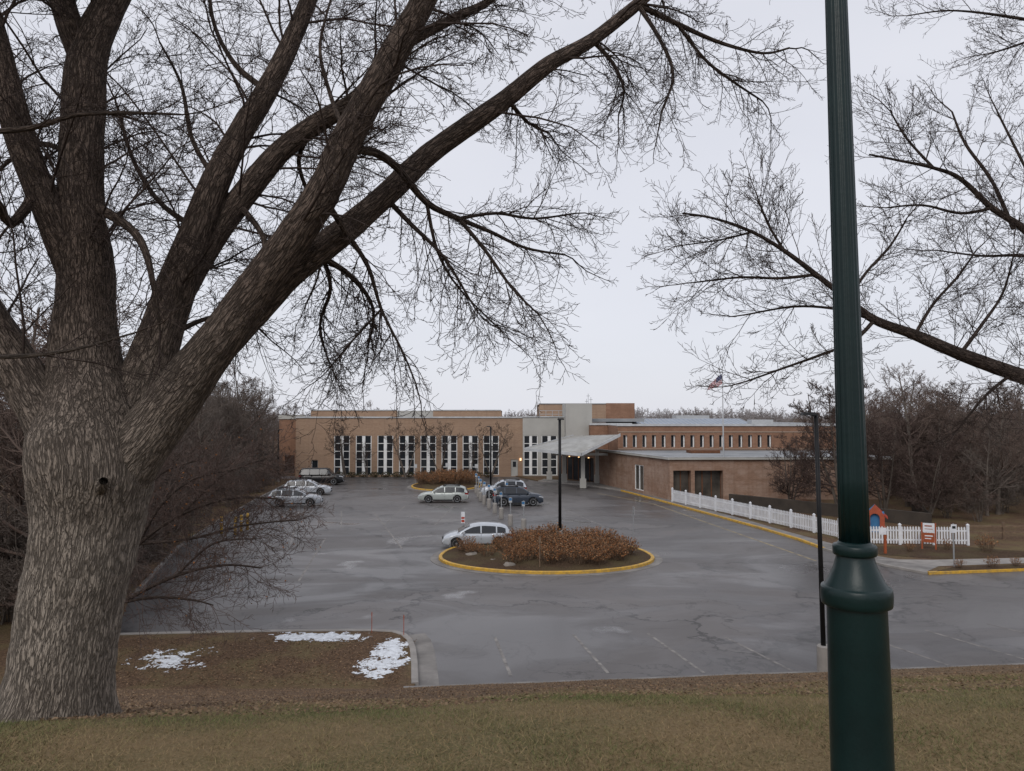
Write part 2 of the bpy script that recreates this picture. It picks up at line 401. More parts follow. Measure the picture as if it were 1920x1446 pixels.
def catmull(pts, step):
    out = []; n = len(pts)
    for i in range(n-1):
        p0 = pts[max(i-1,0)]; p1 = pts[i]; p2 = pts[i+1]; p3 = pts[min(i+2,n-1)]
        L = (Vector(p2[:3])-Vector(p1[:3])).length; k = max(1, int(L/step))
        for j in range(k):
            t = j/k
            out.append(tuple(.5*((2*b)+(-a+c)*t+(2*a-5*b+4*c-d)*t*t+(-a+3*b-3*c+d)*t**3) for a, b, c, d in zip(p0,p1,p2,p3)))
    out.append(tuple(pts[-1])); return out
def trace(lst, k=1.0):   # (px,py,depth,rpx) -> x,y,z,r
    o = []
    for px, py, Y, rp in lst:
        w = W(px, py, Y); o.append((w.x, w.y, w.z, k*rp*Y/F))
    return o
class BarkMesh:
    def __init__(s): s.V = []; s.F = []; s.B = []; s.off = 0
    def limb(s, pts, step=.07, sides=28, lump=.05, flare=None):
        c = catmull(pts, step); P = np.array([q[:3] for q in c]); rr = np.array([q[3] for q in c]); n = len(P)
        T = np.gradient(P, axis=0); T /= np.linalg.norm(T, axis=1, keepdims=True)
        A = np.cross(T[0], (.13,1,.1)); A /= np.linalg.norm(A); vs = []; bs = []; sl = R.random()*20
        for i in range(n):
            A = A-T[i]*A.dot(T[i]); A /= np.linalg.norm(A); B = np.cross(T[i], A)
            if i: sl += np.linalg.norm(P[i]-P[i-1])
            for k in range(sides):
                a = 2*math.pi*k/sides; dr = A*math.cos(a)+B*math.sin(a)
                q = P[i]+dr*rr[i]
                nz = noise.noise(Vector(q*2.2))*lump*1.6+noise.noise(Vector(q*7))*lump*.9
                rad = rr[i]*(1+nz)
                if flare: rad *= 1+flare(P[i][2], a)
                vs.append(P[i]+dr*rad); bs.append((math.cos(a)*max(rr[i],.06), math.sin(a)*max(rr[i],.06), sl))
        i, k = np.meshgrid(np.arange(n-1), np.arange(sides), indexing='ij'); k2 = (k+1) % sides
        s.F.append(np.stack([i*sides+k, i*sides+k2, (i+1)*sides+k2, (i+1)*sides+k], -1).reshape(-1,4)+s.off)
        s.V.append(np.array(vs)); s.B.append(np.array(bs)); s.off += n*sides
        return c
    def mesh(s, name, m, origin):
        V = np.concatenate(s.V)-np.array(origin); me = np_mesh(name, V, np.concatenate(s.F), m, smooth=True)
        a = me.attributes.new('bark', 'FLOAT_VECTOR', 'POINT'); a.data.foreach_set('vector', np.concatenate(s.B).astype(np.float32).ravel())
        return me
def crown_mesh(name, out, m, origin, first=0):
    VV = []; FF = []; off = 0
    for lev, lst in enumerate(out):
        if lst:
            V, Fq = tubes(lst, 5 if lev == first else 3); VV.append(V); FF.append(Fq+off); off += len(V)
    return np_mesh(name, np.concatenate(VV)-np.array(origin), np.concatenate(FF), m, smooth=True)

# ------------------------------------------------------------------ terrain
def foot(x): return 22.35 + .105*(np.clip(x, -4, 200)+3)
def gz(x, y):
    x = np.asarray(x, float); y = np.asarray(y, float)
    s = foot(x)-y; z = .10+.345*np.maximum(s, 0)
    top = 6.62; k = .22
    z = -np.log(np.exp(-z/k)+np.exp(-top/k))*k
    z = z+.03*np.sin(x*1.3+y*.7)*np.sin(y*.9-x*.4)*np.clip(s, 0, 1)
    z = np.where(s <= 0, np.where(s < -.02, -.06, .10), z)
    return z
xs = np.concatenate([[-900,-400,-200,-120,-80,-60,-45], np.arange(-35,36,.5), [38,45,60,80,120,200,400,900]])
ys = np.concatenate([[-120,-60,-30,-15,-8,-4], np.arange(-2,30,.25), [31,34,40,60,110,200,400,800,2500]])
XX, YY = np.meshgrid(xs, ys, indexing='ij')
YY = YY.copy()
for i in range(len(xs)):
    f = foot(xs[i])
    if f < 29:
        j = np.argmin(np.abs(YY[i]-f)); YY[i, j] = f-.001; YY[i, j+1] = f+.03
ZZ = gz(XX, YY)
V = np.stack([XX, YY, ZZ], -1).reshape(-1, 3)
ny = len(ys); i, j = np.meshgrid(np.arange(len(xs)-1), np.arange(ny-1), indexing='ij')
FQ = np.stack([i*ny+j, (i+1)*ny+j, (i+1)*ny+j+1, i*ny+j+1], -1).reshape(-1,4)
obj('ground', np_mesh('ground', V, FQ, M['ground'], smooth=True), kind='structure')

# asphalt sheet
mb = MB()
front = [(x, foot(x)+.02) for x in (-3.2, 0, 5, 10, 16, 25, 45, 90)]
mb.add([(-3.2,22.3,0)]+[(x,y,0) for x,y in front]+[(90,101,0),(-40,101,0),(-40,26,0),(-3.2,26,0)], [tuple(range(13))])
mb.build('parking_lot', M['asphalt'], kind='structure')
mb = MB(); mb.strip(front, .16, -.05, .12, 0); mb.build('front_kerb', M['gutter'], kind='structure')

# left verge / peninsula
pen = [G(778,1289), G(777,1250), G(774,1222), G(768,1206), G(757,1196), G(738,1190), G(700,1188), G(640,1188), G(480,1190), G(330,1193), G(215,1196)]
left = [G(240,1130), G(330,1030), G(415,975), G(480,938), G(530,912), G(555,900)]
pts = [(p.x,p.y) for p in pen+left]; NP = len(pen)
mb = MB(); mb.prism([(-60,21.9)]+[(pts[0][0],21.9)]+pts+[(-60,98)], -.05, .115, 0)
mb.build('verge', M['litter'], kind='structure')
mb = MB(); mb.strip(pts[:NP], .22, -.03, .15, 0); mb.build('lawn_kerb', M['concrete'], kind='structure')
mb = MB(); mb.strip(pts[NP:], .16, -.03, .14, 0); mb.build('verge_kerb', M['gutter'], kind='structure')
mb = MB(); gp = [(p[0]+.42, p[1]+max(0,.14*(k-1))) for k, p in enumerate(pts[:5])]; mb.strip(gp, .62, -.02, .012, 0); mb.build('gutter', M['gutter'], kind='structure')

# right zone
CP = [(1010,903),(1100,911),(1165,921),(1230,938),(1300,957),(1420,990),(1500,1014),(1545,1031)]
CP2 = [(1545,1031),(1600,1046),(1660,1062),(1740,1077)]
CP3 = [(1740,1077),(1770,1076),(1830,1074),(1930,1070),(2300,1060)]
g1 = [G(*p) for p in CP]; g2 = [G(*p) for p in CP2]; g3 = [G(*p) for p in CP3]
zone = [(p.x,p.y) for p in g1+g2[1:]+g3[1:]]
mb = MB(); mb.prism(zone+[(110,zone[-1][1]),(110,100.5),(zone[0][0]-3,100.5)], -.05, .12, 0); mb.build('east_ground', M['litter'], kind='structure')
mb = MB(); mb.strip([(p.x,p.y) for p in g1[2:]], .17, -.03, .145, 0); mb.strip([(p.x,p.y) for p in g3], .17, -.03, .145, 0); mb.build('yellow_kerb', M['yellow'], kind='structure')
mb = MB(); mb.strip([(p.x,p.y) for p in g1[:3]], .16, -.03, .143, 0); mb.strip([(p.x,p.y) for p in g2], .17, -.03, .125, 0); mb.build('plain_kerb', M['concrete'], kind='structure')
def slab(name, poly, z, m):
    mb = MB(); mb.add([(p[0],p[1],z) for p in poly], [tuple(range(len(poly)))]); return mb.build(name, m, kind='structure')
fence_a = G(1260,941,.13); fence_b = G(1625,1021,.13); fence_c = G(1816,1023,.13)
walk = [(p.x+.1,p.y+.05) for p in g1]+[(p.x,p.y+.1) for p in g2[1:]]
walkback = [G(1760,1062,.12), G(1640,1042,.12), G(1570,1022,.12), G(1480,998,.12), G(1400,975,.12), G(1300,948,.12), G(1256,934,.12), G(1120,905,.12), G(1020,898,.12)]
slab('sidewalk', walk+[(p.x,p.y) for p in walkback], .126, M['gutter'])
sw2 = [G(1640,1049,.12), G(1760,1062,.12), G(1930,1056,.12), G(2300,1046,.12), G(2300,1036,.12), G(1930,1046,.12), G(1750,1050,.12)]
slab('footpath', [(p.x,p.y) for p in sw2], .131, M['concrete'])

# faint markings
def stripe(mb, a, b, w, z=.005):
    a = G(*a); b = G(*b); d = (b-a).normalized(); n = Vector((-d.y,d.x,0))*w/2
    mb.add([a-n+Vector((0,0,z)), b-n+Vector((0,0,z)), b+n+Vector((0,0,z)), a+n+Vector((0,0,z))], [(0,1,2,3)])
mb = MB()
for a, b in (((928,1195),(958,1268)),((1075,1190),(1140,1262)),((1215,1188),(1320,1262)),((1360,1195),(1485,1258)),((1610,1190),(1780,1248)),((1735,1182),(1920,1236)),
             ((1850,1170),(2080,1225)),((1010,935),(1150,995)),((960,960),(870,975)),((700,960),(755,1030)),((640,958),(640,990)),((560,960),(545,1020)),((610,1010),(560,1090)),((850,950),(815,985)),((760,948),(720,985))): stripe(mb, a, b, .11)
mb.build('parking_markings', M['stripe'], kind='structure')
mb = MB()
for a, b in (((1225,945),(1530,1052)),((1120,925),(1225,945))): stripe(mb, a, b, .15)
mb.build('lane_marking', M['ystripe'], kind='structure')

# ------------------------------------------------------------------ island beds
def ell(cx, cy, rx, ryf, ryb, n=48, pw=1):
    o = []
    for k in range(n):
        a = 2*math.pi*k/n; s = math.sin(a); o.append((cx+rx*math.cos(a), cy+(ryb if s > 0 else ryf)*s))
    return o
iy = G(1024,1046).y; ixl = G(826,1046).x; ixr = G(1222,1046).x; icx = (ixl+ixr)/2; irx = (ixr-ixl)/2; iry = iy-G(1024,1077).y
def bed(name, cx, cy, rx, ryf, ryb):
    mb = MB(); mb.strip(ell(cx,cy,rx+.3,ryf+.3,ryb+.3), .55, -.02, .014, 0, True); mb.build(name+'_apron', M['gutter'], kind='structure')
    mb = MB(); mb.strip(ell(cx,cy,rx,ryf,ryb), .2, -.02, .16, 0, True); mb.build(name+'_kerb', M['yellow'], kind='structure')
    mb = MB(); e0 = ell(cx,cy,rx-.08,ryf-.08,ryb-.08); e1 = ell(cx,cy,rx*.6,ryf*.6,ryb*.6); n = len(e0)
    vs = [(x,y,.13) for x,y in e0]+[(x,y,.34) for x,y in e1]+[(cx,cy,.4)]
    mb.add(vs, [(i,(i+1) % n,n+(i+1) % n,n+i) for i in range(n)]+[(n+i,n+(i+1) % n,2*n) for i in range(n)])
    mb.build(name+'_soil', M['mulch'], kind='structure', smooth=True)
bed('island', icx, iy, irx, iry, 6.2)
fi = G(835,919); fx0 = G(768,916).x; fx1 = G(900,916).x
bed('far_island', (fx0+fx1)/2, G(835,912).y, (fx1-fx0)/2, G(835,912).y-G(835,921).y, 6)

# dried plants
def plant_proto(seed, hgt=1.15, rad=.6, ns=85):
    rs = np.random.RandomState(seed); stems = []; Q = []; T = []
    for _ in range(ns):
        a = rs.uniform(0, 2*np.pi); r0 = rad*.6*np.sqrt(rs.rand()); r1 = rad*1.35*np.sqrt(rs.rand()); h = hgt*rs.uniform(.5,1.2)*(1-.12*(r1/rad)**2)
        a2 = a+rs.normal(0,.4)
        p = [Vector((r0*math.cos(a), r0*math.sin(a), 0)), Vector(((r0+r1)/2*math.cos(a2), (r0+r1)/2*math.sin(a2), h*.55)), Vector((r1*math.cos(a2), r1*math.sin(a2), h))]
        stems.append((p, [.007,.006,.005]))
        for _ in range(rs.randint(4,12)):
            t = 1-abs(rs.normal(0,.12)) if rs.rand() < .7 else rs.uniform(.3,1); t = max(.15, t); c = np.array(p[1].lerp(p[2], max(0,(t-.5)*2)) if t > .5 else p[0].lerp(p[1], t*2))+rs.normal(0,.03,3)
            u = rs.normal(0,1,3); u /= np.linalg.norm(u); w = np.cross(u, rs.normal(0,1,3)); w /= np.linalg.norm(w); s = rs.uniform(.016,.045)
            Q.append([c-u*s-w*s*.6, c+u*s-w*s*.4, c+u*s*.9+w*s*.6, c-u*s*.8+w*s*.5])
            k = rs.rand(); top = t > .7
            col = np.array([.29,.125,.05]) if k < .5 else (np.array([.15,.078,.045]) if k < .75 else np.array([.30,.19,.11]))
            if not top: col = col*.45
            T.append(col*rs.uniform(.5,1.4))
    V1, F1 = tubes(stems, 3); V2 = np.array(Q).reshape(-1,3); F2 = np.arange(len(V2)).reshape(-1,4)
    root = empty('dried_shrub', (0,0,-50), 'dried perennial shrub with orange-brown seed heads in the kerbed bed', 'shrub', group='dried shrubs in the kerbed beds')
    obj('stem', np_mesh('stem', V1, F1, M['wood']), root)
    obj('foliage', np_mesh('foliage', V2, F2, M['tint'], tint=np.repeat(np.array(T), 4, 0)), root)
    return root
plants = [plant_proto(s) for s in (1,2,3)]
first = [True]*3
def put(protos, used, i, loc, rot, sc, label=None):
    p = protos[i]
    if used[i]:
        used[i] = False; p.location = loc; p.rotation_euler = (0,0,rot); p.scale = (sc,)*3 if isinstance(sc,(int,float)) else sc
        if label: p['label'] = label
        return p
    return copy_thing(p, loc, rot, sc, label)
n = 0
while n < 88:
    a = R.uniform(0, 2*math.pi); q = math.sqrt(R.random())*.92
    x = icx+irx*.92*q*math.cos(a); y = iy+(5.8 if math.sin(a) > 0 else iry*.85)*q*math.sin(a)
    lf = x < icx-irx*.35
    if lf and y < iy+.2 and R.random() < .85: continue
    if y < iy-2.0 and R.random() < .35: continue
    edge_ = 1-.3*max(0,q-.6)/.4
    sc_ = R.uniform(.6,1.2)*edge_ if not lf else R.uniform(.45,.75)
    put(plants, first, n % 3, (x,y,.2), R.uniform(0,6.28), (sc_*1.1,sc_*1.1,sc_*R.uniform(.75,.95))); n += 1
for k in range(38):
    a = R.uniform(0,6.28); q = math.sqrt(R.random())*.85
    copy_thing(plants[k % 3], ((fx0+fx1)/2+(fx1-fx0)/2*q*math.cos(a), G(835,912).y+(4.6 if math.sin(a)>0 else 2.4)*q*math.sin(a), .2), R.uniform(0,6.28), R.uniform(.9,1.35))
def boulder(loc, s, seed):
    mb = MB(); vs = []; seg = 12; rings = 7
    for i in range(rings):
        t = math.pi*(i+.5)/rings
        for k in range(seg):
            a = 2*math.pi*k/seg; d = Vector((math.sin(t)*math.cos(a), math.sin(t)*math.sin(a), math.cos(t)))
            rr = s*(1+.35*noise.noise(d*1.4+Vector((seed,0,0)))); vs.append((loc[0]+d.x*rr*1.2, loc[1]+d.y*rr, loc[2]+d.z*rr*.6))
    fs = [(i*seg+k,i*seg+(k+1)%seg,(i+1)*seg+(k+1)%seg,(i+1)*seg+k) for i in range(rings-1) for k in range(seg)]+[tuple(range(seg)), tuple((rings-1)*seg+k for k in range(seg))]
    mb.add(vs, fs); mb.build('boulder', M['rock'], smooth=True, loc=loc, label='rounded grey boulder lying in the mulched island bed', category='rock', group='boulders in the bed')
boulder(tuple(G(885,1042,.2)), .34, 3); boulder(tuple(G(955,1060,.2)), .3, 9); boulder(tuple(G(925,1052,.2)), .2, 5)

# ------------------------------------------------------------------ building
def wall(mb, A, B, z0, z1, ops=(), depth=.2, mi=0, out=0, reveal=None):
    A = Vector((A[0],A[1])); B = Vector((B[0],B[1])); L = (B-A).length; u = (B-A)/L; n = Vector((u.y,-u.x)); A = A+n*out
    us = sorted(set([0,L]+[o[0] for o in ops]+[o[1] for o in ops])); zs = sorted(set([z0,z1]+[o[2] for o in ops]+[o[3] for o in ops]))
    def P(a, z, d=0): q = A+u*a-n*d; return (q.x,q.y,z)
    for i in range(len(us)-1):
        for j in range(len(zs)-1):
            cu = (us[i]+us[i+1])/2; cz = (zs[j]+zs[j+1])/2
            if any(o[0] < cu < o[1] and o[2] < cz < o[3] for o in ops): continue
            q = [(us[i],zs[j]),(us[i+1],zs[j]),(us[i+1],zs[j+1]),(us[i],zs[j+1])]
            mb.add([P(*c) for c in q], [(0,1,2,3)], mi, [q])
    rm = mi if reveal is None else reveal
    for a, b, c, d in ops:
        for e in (((a,c),(a,d)),((b,d),(b,c)),((a,d),(b,d)),((b,c),(a,c))):
            (a1,c1),(a2,c2) = e
            mb.add([P(a1,c1),P(a2,c2),P(a2,c2,depth),P(a1,c1,depth)], [(0,1,2,3)], rm, [[(a1,c1),(a2,c2),(a2+depth,c2),(a1+depth,c1)]])
def window(root, A, B, u0, u1, z0, z1, colsr, rows, rec=.18, frame=None, bar=.05, name='window', gmat=None):
    A = Vector((A[0],A[1])); B = Vector((B[0],B[1])); u = (B-A).normalized(); n = Vector((u.y,-u.x))
    a = A+u*u0-n*(rec-.05); b = A+u*u1-n*(rec-.05)
    e = empty(name, (a.x,a.y,z0), root=root)
    ops = []; w = u1-u0; hh = (z1-z0)
    for c0, c1 in colsr:
        for r in range(rows):
            ops.append((c0*w, c1*w, z0+hh*r/rows+bar/2, z0+hh*(r+1)/rows-bar/2))
    fb = MB(); wall(fb, a, b, z0+.001, z1-.001, ops, .05, 0); fb.build('frame', frame or M['whitepanel'], e)
    gb = MB(); wall(gb, a, b, z0+.01, z1-.01, out=-.045); gb.build('pane', gmat or M['glass'], e)
bx = empty('brick_community_building', (0,100,0), 'long tan brick building with tall window bays and white entrance canopy', 'building')
Y0 = 100.0
xa, xb = X(555,Y0), X(980,Y0); A = (xa,Y0); B = (xb,Y0); top = Z(784,Y0)
starts = [627,667.5,708,748.5,788.5,828,867.5,906]
wz0, wz1 = .25, Z(817,Y0)
ops = []
for s in starts: ops.append((X(s,Y0)-xa, X(s+29.5,Y0)-xa, wz0, wz1))
dop = (X(958,Y0)-xa, X(971,Y0)-xa, .05, 2.3); ops.append(dop)
sop = (X(585,Y0)-xa, X(597,Y0)-xa, .9, 2.2); ops.append(sop)
mb = MB(); wall(mb, A, B, 0, top, ops); wall(mb, (xa,115), A, 0, top)
mb.build('wall', M['brick'], bx)
for o in ops[:8]: window(bx, A, B, *o, [(.05,.40),(.60,.95)], 5, rec=.10, bar=.09)
window(bx, A, B, *sop, [(.06,.94)], 1)
de = empty('door', (xa+dop[0],Y0,0), root=bx)
db = MB(); xm = xa+dop[0]; xw = dop[1]-dop[0]
db.box(xm+.02, xm+xw-.02, Y0+.1, Y0+.16, .06, 2.28, 0); db.box(xm+.25, xm+xw-.25, Y0+.08, Y0+.1, 1.3, 2.0, 1); db.build('door_leaf', [M['panel'], M['glass']], de)
db = MB(); db.box(xm+.08, xm+.14, Y0+.03, Y0+.1, 1.0, 1.15); db.build('handle', M['galv'], de)
mb = MB(); mb.box(xa-.1, xb, Y0-.12, Y0+.1, top-.001, top+.2); mb.build('coping', M['coping'], bx)
mb = MB(); mb.box(xa-.1, xa+.1, Y0+.1, 115, top-.001, top+.2); mb.build('side_coping', M['coping'], bx)
x2 = X(524,105); t2 = Z(786,105)
mb = MB(); wall(mb, (x2,105), (xa,105), 0, t2, [(.8,2.2,.1,2.6)]); wall(mb, (x2,118), (x2,105), 0, t2); mb.build('west_return_wall', M['brick2'], bx)
mb = MB(); mb.box(x2-.1, xa-.11, 104.88, 105.1, t2, t2+.6); mb.build('fascia', M['panel'], bx)
mb = MB(); mb.box(xa+.1, X(1190,108), Y0+.1, 122, top-.5, top-.1); mb.build('roof', M['roofing'], bx)
u0, u1, ut = X(583,115), X(940,115), Z(770,115)
mb = MB(); wall(mb, (u0,115), (X(745,115),115), top-.1, ut); wall(mb, (X(812,115),115), (u1,115), top-.1, ut); wall(mb, (u1,115), (u1,124), top-.1, ut); mb.build('clerestory_wall', M['brick'], bx)
mb = MB(); wall(mb, (X(745,115),115), (X(812,115),115), top-.1, ut-.02); mb.build('grey_clerestory_panel', M['panel'], bx)
for a, b in ((583,640),(641,745),(812,875),(876,940)):
    mb = MB(); mb.box(X(a,115)-.03, X(b,115)-.06, 114.88, 115.1, ut, ut+.13); mb.build('clerestory_coping', M['coping'], bx)
mb = MB(); mb.box(u0,u1,115.1,124,ut-.3,ut-.05); mb.build('clerestory_roof', M['roofing'], bx)
A = (xb,Y0-.3); B = (X(1106,Y0),Y0-.3); L = B[0]-A[0]
gops = [(X(981,Y0)-xb+.05, X(1008,Y0)-xb, wz0, wz1), (X(1015,Y0)-xb, X(1044,Y0)-xb, wz0, wz1)]
mb = MB(); wall(mb, A, B, 0, top+.1, gops); wall(mb, (xb,Y0), A, 0, top+.1); mb.build('panel_wall', M['panel'], bx)
for o in gops: window(bx, A, B, *o, [(.05,.40),(.60,.95)], 5, rec=.10, bar=.09)
mb = MB(); mb.box(xb-.05, B[0], Y0-.42, Y0-.1, top+.1, top+.25); mb.build('panel_coping', M['coping'], bx)
a, b, t = X(1011,108), X(1190,108), Z(758,108)
mb = MB(); wall(mb, (a,108), (X(1136,108),108), top-.1, t); wall(mb, (a,118), (a,108), top-.1, t); mb.build('penthouse_wall', M['brick'], bx)
mb = MB(); wall(mb, (X(1136,108),108), (b,108), Z(800,108), t+.15); wall(mb, (b,108), (b,118), Z(800,108), t+.15); mb.build('penthouse_red_wall', M['brick2'], bx)
mb = MB(); mb.box(a,b-.05,108.1,118,t-.3,t-.1); mb.box(a-.08,X(1136,108),107.9,108.12,t,t+.12,0); mb.build('penthouse_roof', M['roofing'], bx)
a, b, t = X(1061,97), X(1110,97), Z(757,97)
mb = MB(); wall(mb, (a,97), (b,97), 3, t); wall(mb, (b,97), (b,104), 3, t); wall(mb, (a,104), (a,97), 3, t); mb.box(a+.02,b-.02,97.02,104,t-.1,t-.02); mb.build('tower', M['panel'], bx)
mb = MB()
for zz in (.5,1.0): mb.box(X(1011,106), X(1061,106), 105.5, 105.55, top+zz, top+zz+.06)
for k in range(5): xx = X(1011+k*12,106); mb.box(xx,xx+.06,105.5,105.56,top-.1,top+1.0)
mb.build('roof_railing', M['ltgrey'], bx)
mb = MB()
for pxx, t_ in ((1103,738),(1108,745),(1100,748)): mb.lathe([(.03,0),(.03,Z(t_,110)-Z(760,110)+1)], 6, (X(pxx,110),110,Z(760,110)-1)); mb.box(X(pxx,110)-.25,X(pxx,110)+.25,109.95,110,Z(t_+5,110),Z(t_+5,110)+.06)
mb.build('antenna', M['galv'], bx)
# east upper wing with strip windows
YE = 86.0; t = Z(799,YE)
la = X(1107,95)
mb = MB(); wall(mb, (la,95), (X(1185,95),95), 3, t); wall(mb, (la,Y0), (la,95), 3, t); mb.build('link_wall', M['brick2'], bx)
mb = MB(); mb.box(la-.1, X(1185,95), 94.88, 95.1, t, t+.25); mb.build('link_coping', M['coping'], bx)
a, b = X(1158,YE), X(1600,YE)
ops = []
for k in range(16):
    p = 1168+k*18.0; ops.append((X(p,YE)-a, X(p+8,YE)-a, Z(839,YE), Z(816,YE)))
mb = MB(); wall(mb, (a,YE), (b,YE), 0, t, ops, .35); wall(mb, (a,Y0), (a,YE), 0, t); wall(mb, (b,YE), (b,115), 0, t); mb.build('upper_wall', M['brick2'], bx)
mb = MB(); mb.box(a, b, YE-.06, YE-.003, Z(811,YE), Z(811,YE)+.14); mb.build('string_course', M['brick3'], bx)
mb = MB(); mb.box(a, b, YE-.08, YE-.003, Z(841,YE)-.12, Z(841,YE)); mb.build('sill_course', M['brick3'], bx)
for o in ops: window(bx, (a,YE), (b,YE), *o, [(.12,.70)], 1, .3)
mb = MB(); mb.box(a-.1, b+.1, YE-.15, YE+.15, t, t+.24); mb.build('upper_coping', M['coping'], bx)
mb = MB(); mb.box(b-.1,b+.15,YE+.15,115,t,t+.24); mb.build('upper_side_coping', M['coping'], bx)
mb = MB(); mb.box(a+.1, b-.1, YE+.15, 116, t-.4, t+.02); mb.box(la+.1, a+.05, 95.1, 116, t-.4, t+.015); mb.build('upper_roof', M['roofing'], bx)
mb = MB()
xs0, xs1 = X(1190,106), X(1402,106); z0_, z1_ = t, Z(785,110)
mb.add([(xs0,104,z0_),(xs1,104,z0_),(xs1,110,z1_),(xs0,110,z1_),(xs0,110,z0_),(xs1,110,z0_)], [(0,1,2,3),(0,3,4),(1,5,2),(3,2,5,4)])
for k in range(26):
    xx = xs0+(xs1-xs0)*k/25; mb.add([(xx-.05,103.98,z0_+.04),(xx+.05,103.98,z0_+.04),(xx+.05,110,z1_+.06),(xx-.05,110,z1_+.06)], [(0,1,2,3)], 1)
mb.build('skylight_roof', [M['metalroof'], M['ltgrey']], bx)
mb = MB(); mb.box(X(1268,112),X(1330,112),112,115,z0_,Z(779,112)); mb.build('roof_unit', M['ltgrey'], bx)
mb = MB(); mb.box(X(1405,104),X(1445,104),103,105,z0_,Z(787,104)); mb.build('roof_unit', M['ltgrey'], bx)
# low wing
P1 = G(1118,907); P2 = G(1256,940); P3 = (X(1665,P2.y+.5), P2.y+.5)
lt = 3.95
LL = (Vector((P2.x,P2.y))-Vector((P1.x,P1.y))).length
lops = [(LL*.58, LL*.58+2.2, .4, 3.0)]
mb = MB(); wall(mb, P1, P2, 0, lt, lops, .12)
fw_ = X(1355,P2.y)-P2.x
fo = [(.35, fw_*.40, .12, 2.9), (fw_*.47, fw_, .12, 2.9)]
wall(mb, P2, P3, 0, lt, fo, .8); wall(mb, P3, (P3[0], 86), 0, lt); mb.build('low_wall', M['brick3'], bx)
window(bx, P1, P2, *lops[0], [(.06,.46),(.54,.94)], 1, .1, bar=.14, gmat=M['roomglass'])
window(bx, P2, P3, *fo[0], [(.03,.47),(.53,.97)], 1, .75, frame=M['brownwood'], name='recessed_bay', bar=.12, gmat=M['roomglass'])
window(bx, P2, P3, *fo[1], [(.02,.31),(.35,.64),(.68,.98)], 1, .75, frame=M['brownwood'], name='recessed_bay', bar=.12, gmat=M['roomglass'])
mb = MB()
mb.prism([(P1.x-.25,P1.y),(P2.x-.2,P2.y-.3),(P3[0]+.2,P3[1]-.3),(P3[0]+.2,85.9),(P1.x+1.2,85.9)], lt, lt+.2, 0, 1); mb.build('low_roof', [M['roofing'], M['panel']], bx)
mb = MB(); mb.strip([(P1.x-.2,P1.y),(P2.x-.15,P2.y-.25),(P3[0]+.15,P3[1]-.25)], .18, lt+.202, lt+.26); mb.build('low_coping', M['coping'], bx)
mb = MB(); mb.box(X(1290,80),X(1345,80),79,81,lt+.2,lt+.5); mb.build('roof_hatch', M['brownwood'], bx)
# entrance wall under canopy
A = (X(1046,96),96.0); B = (P1.x, P1.y+.3)
EL = (Vector(B)-Vector(A)).length
eo = [(.6, EL-.4, .1, 3.0)]
mb = MB(); wall(mb, A, B, 0, lt-.1, eo, .3); mb.build('entrance_wall', M['brick3'], bx)
window(bx, A, B, *eo[0], [(.01,.15),(.17,.32),(.34,.49),(.51,.66),(.68,.83),(.85,.99)], 1, .28, frame=M['brownwood'], name='entrance_glazing')
# canopy
cA = W(984,842,86); cB = W(1090,852,80); cC = W(1163,815,82); cD = W(1075,817,94)
mb = MB(); th = Vector((0,0,-.14))
q = [cA,cB,cC,cD]; mb.add(q+[p+th for p in q], [(0,1,2,3),(7,6,5,4),(0,4,5,1),(1,5,6,2),(2,6,7,3),(3,7,4,0)])
for k in range(1,14):
    f0 = k/14; a = cA.lerp(cD,f0)+Vector((0,0,.10)); b = cB.lerp(cC,f0)+Vector((0,0,.10)); dd = (cD-cA).normalized()*.04
    mb.add([a-dd,b-dd,b+dd,a+dd,a-dd-Vector((0,0,.11)),b-dd-Vector((0,0,.11))], [(0,1,2,3),(4,5,1,0)], 1)
for k in range(0,9):
    f0 = k/8; a = cA.lerp(cB,f0)+Vector((0,0,.012)); b = cD.lerp(cC,f0)+Vector((0,0,.012)); dd = (cB-cA).normalized()*.05
    mb.add([a-dd,b-dd,b+dd,a+dd], [(0,1,2,3)], 2)
mb.build('canopy', [M['canopy'], M['panel'], M['darkwall']], bx)
mb = MB()
for p, q_ in ((cA,cB),(cB,cC),(cA,cD)):
    d = (q_-p).normalized(); nn = Vector((-d.y,d.x,0)).normalized()*.05
    mb.add([p-nn+Vector((0,0,z)) for z in (-.2,.13)]+[q_-nn+Vector((0,0,z)) for z in (.13,-.2)]+[p+nn+Vector((0,0,z)) for z in (-.2,.13)]+[q_+nn+Vector((0,0,z)) for z in (.13,-.2)],[(0,1,2,3),(7,6,5,4),(1,5,6,2),(0,3,7,4)])
mb.build('canopy_trim', M['coping'], bx)
def column(px, py, topz, w=.42):
    g = G(px,py); e = MB(); e.box(g.x-w/2,g.x+w/2,g.y-w/2,g.y+w/2,.1,topz); e.box(g.x-w*.8,g.x+w*.8,g.y-w*.8,g.y+w*.8,.05,1.1); e.build('column', M['panel'], bx)
column(1093,916,3.9); column(1030,901,4.0); column(1058,906,4.3); column(1120,908,4.0,.4)
mb = MB(); g = G(1093,912); mb.box(g.x-3.5,g.x+5,g.y-.15,g.y+.15,3.55,3.8); mb.build('canopy_beam', M['panel'], bx)
m, nt, b_ = newmat('warm_lamp'); b_.inputs['Emission Color'].default_value = (1,.6,.25,1); b_.inputs['Emission Strength'].default_value = 2.0
wl = MB(); xx = X(976,Y0); wl.box(xx-.10,xx+.10,Y0-.15,Y0-.003,2.15,2.45); wl.build('wall_lamp', m, bx)
for k in range(3):
    wl = MB(); q = Vector(A).lerp(Vector(B), .3+.25*k); wl.box(q.x-.08,q.x+.08,q.y-.9,q.y-.75,3.0,3.1); wl.build('entrance_lamp', m, bx)

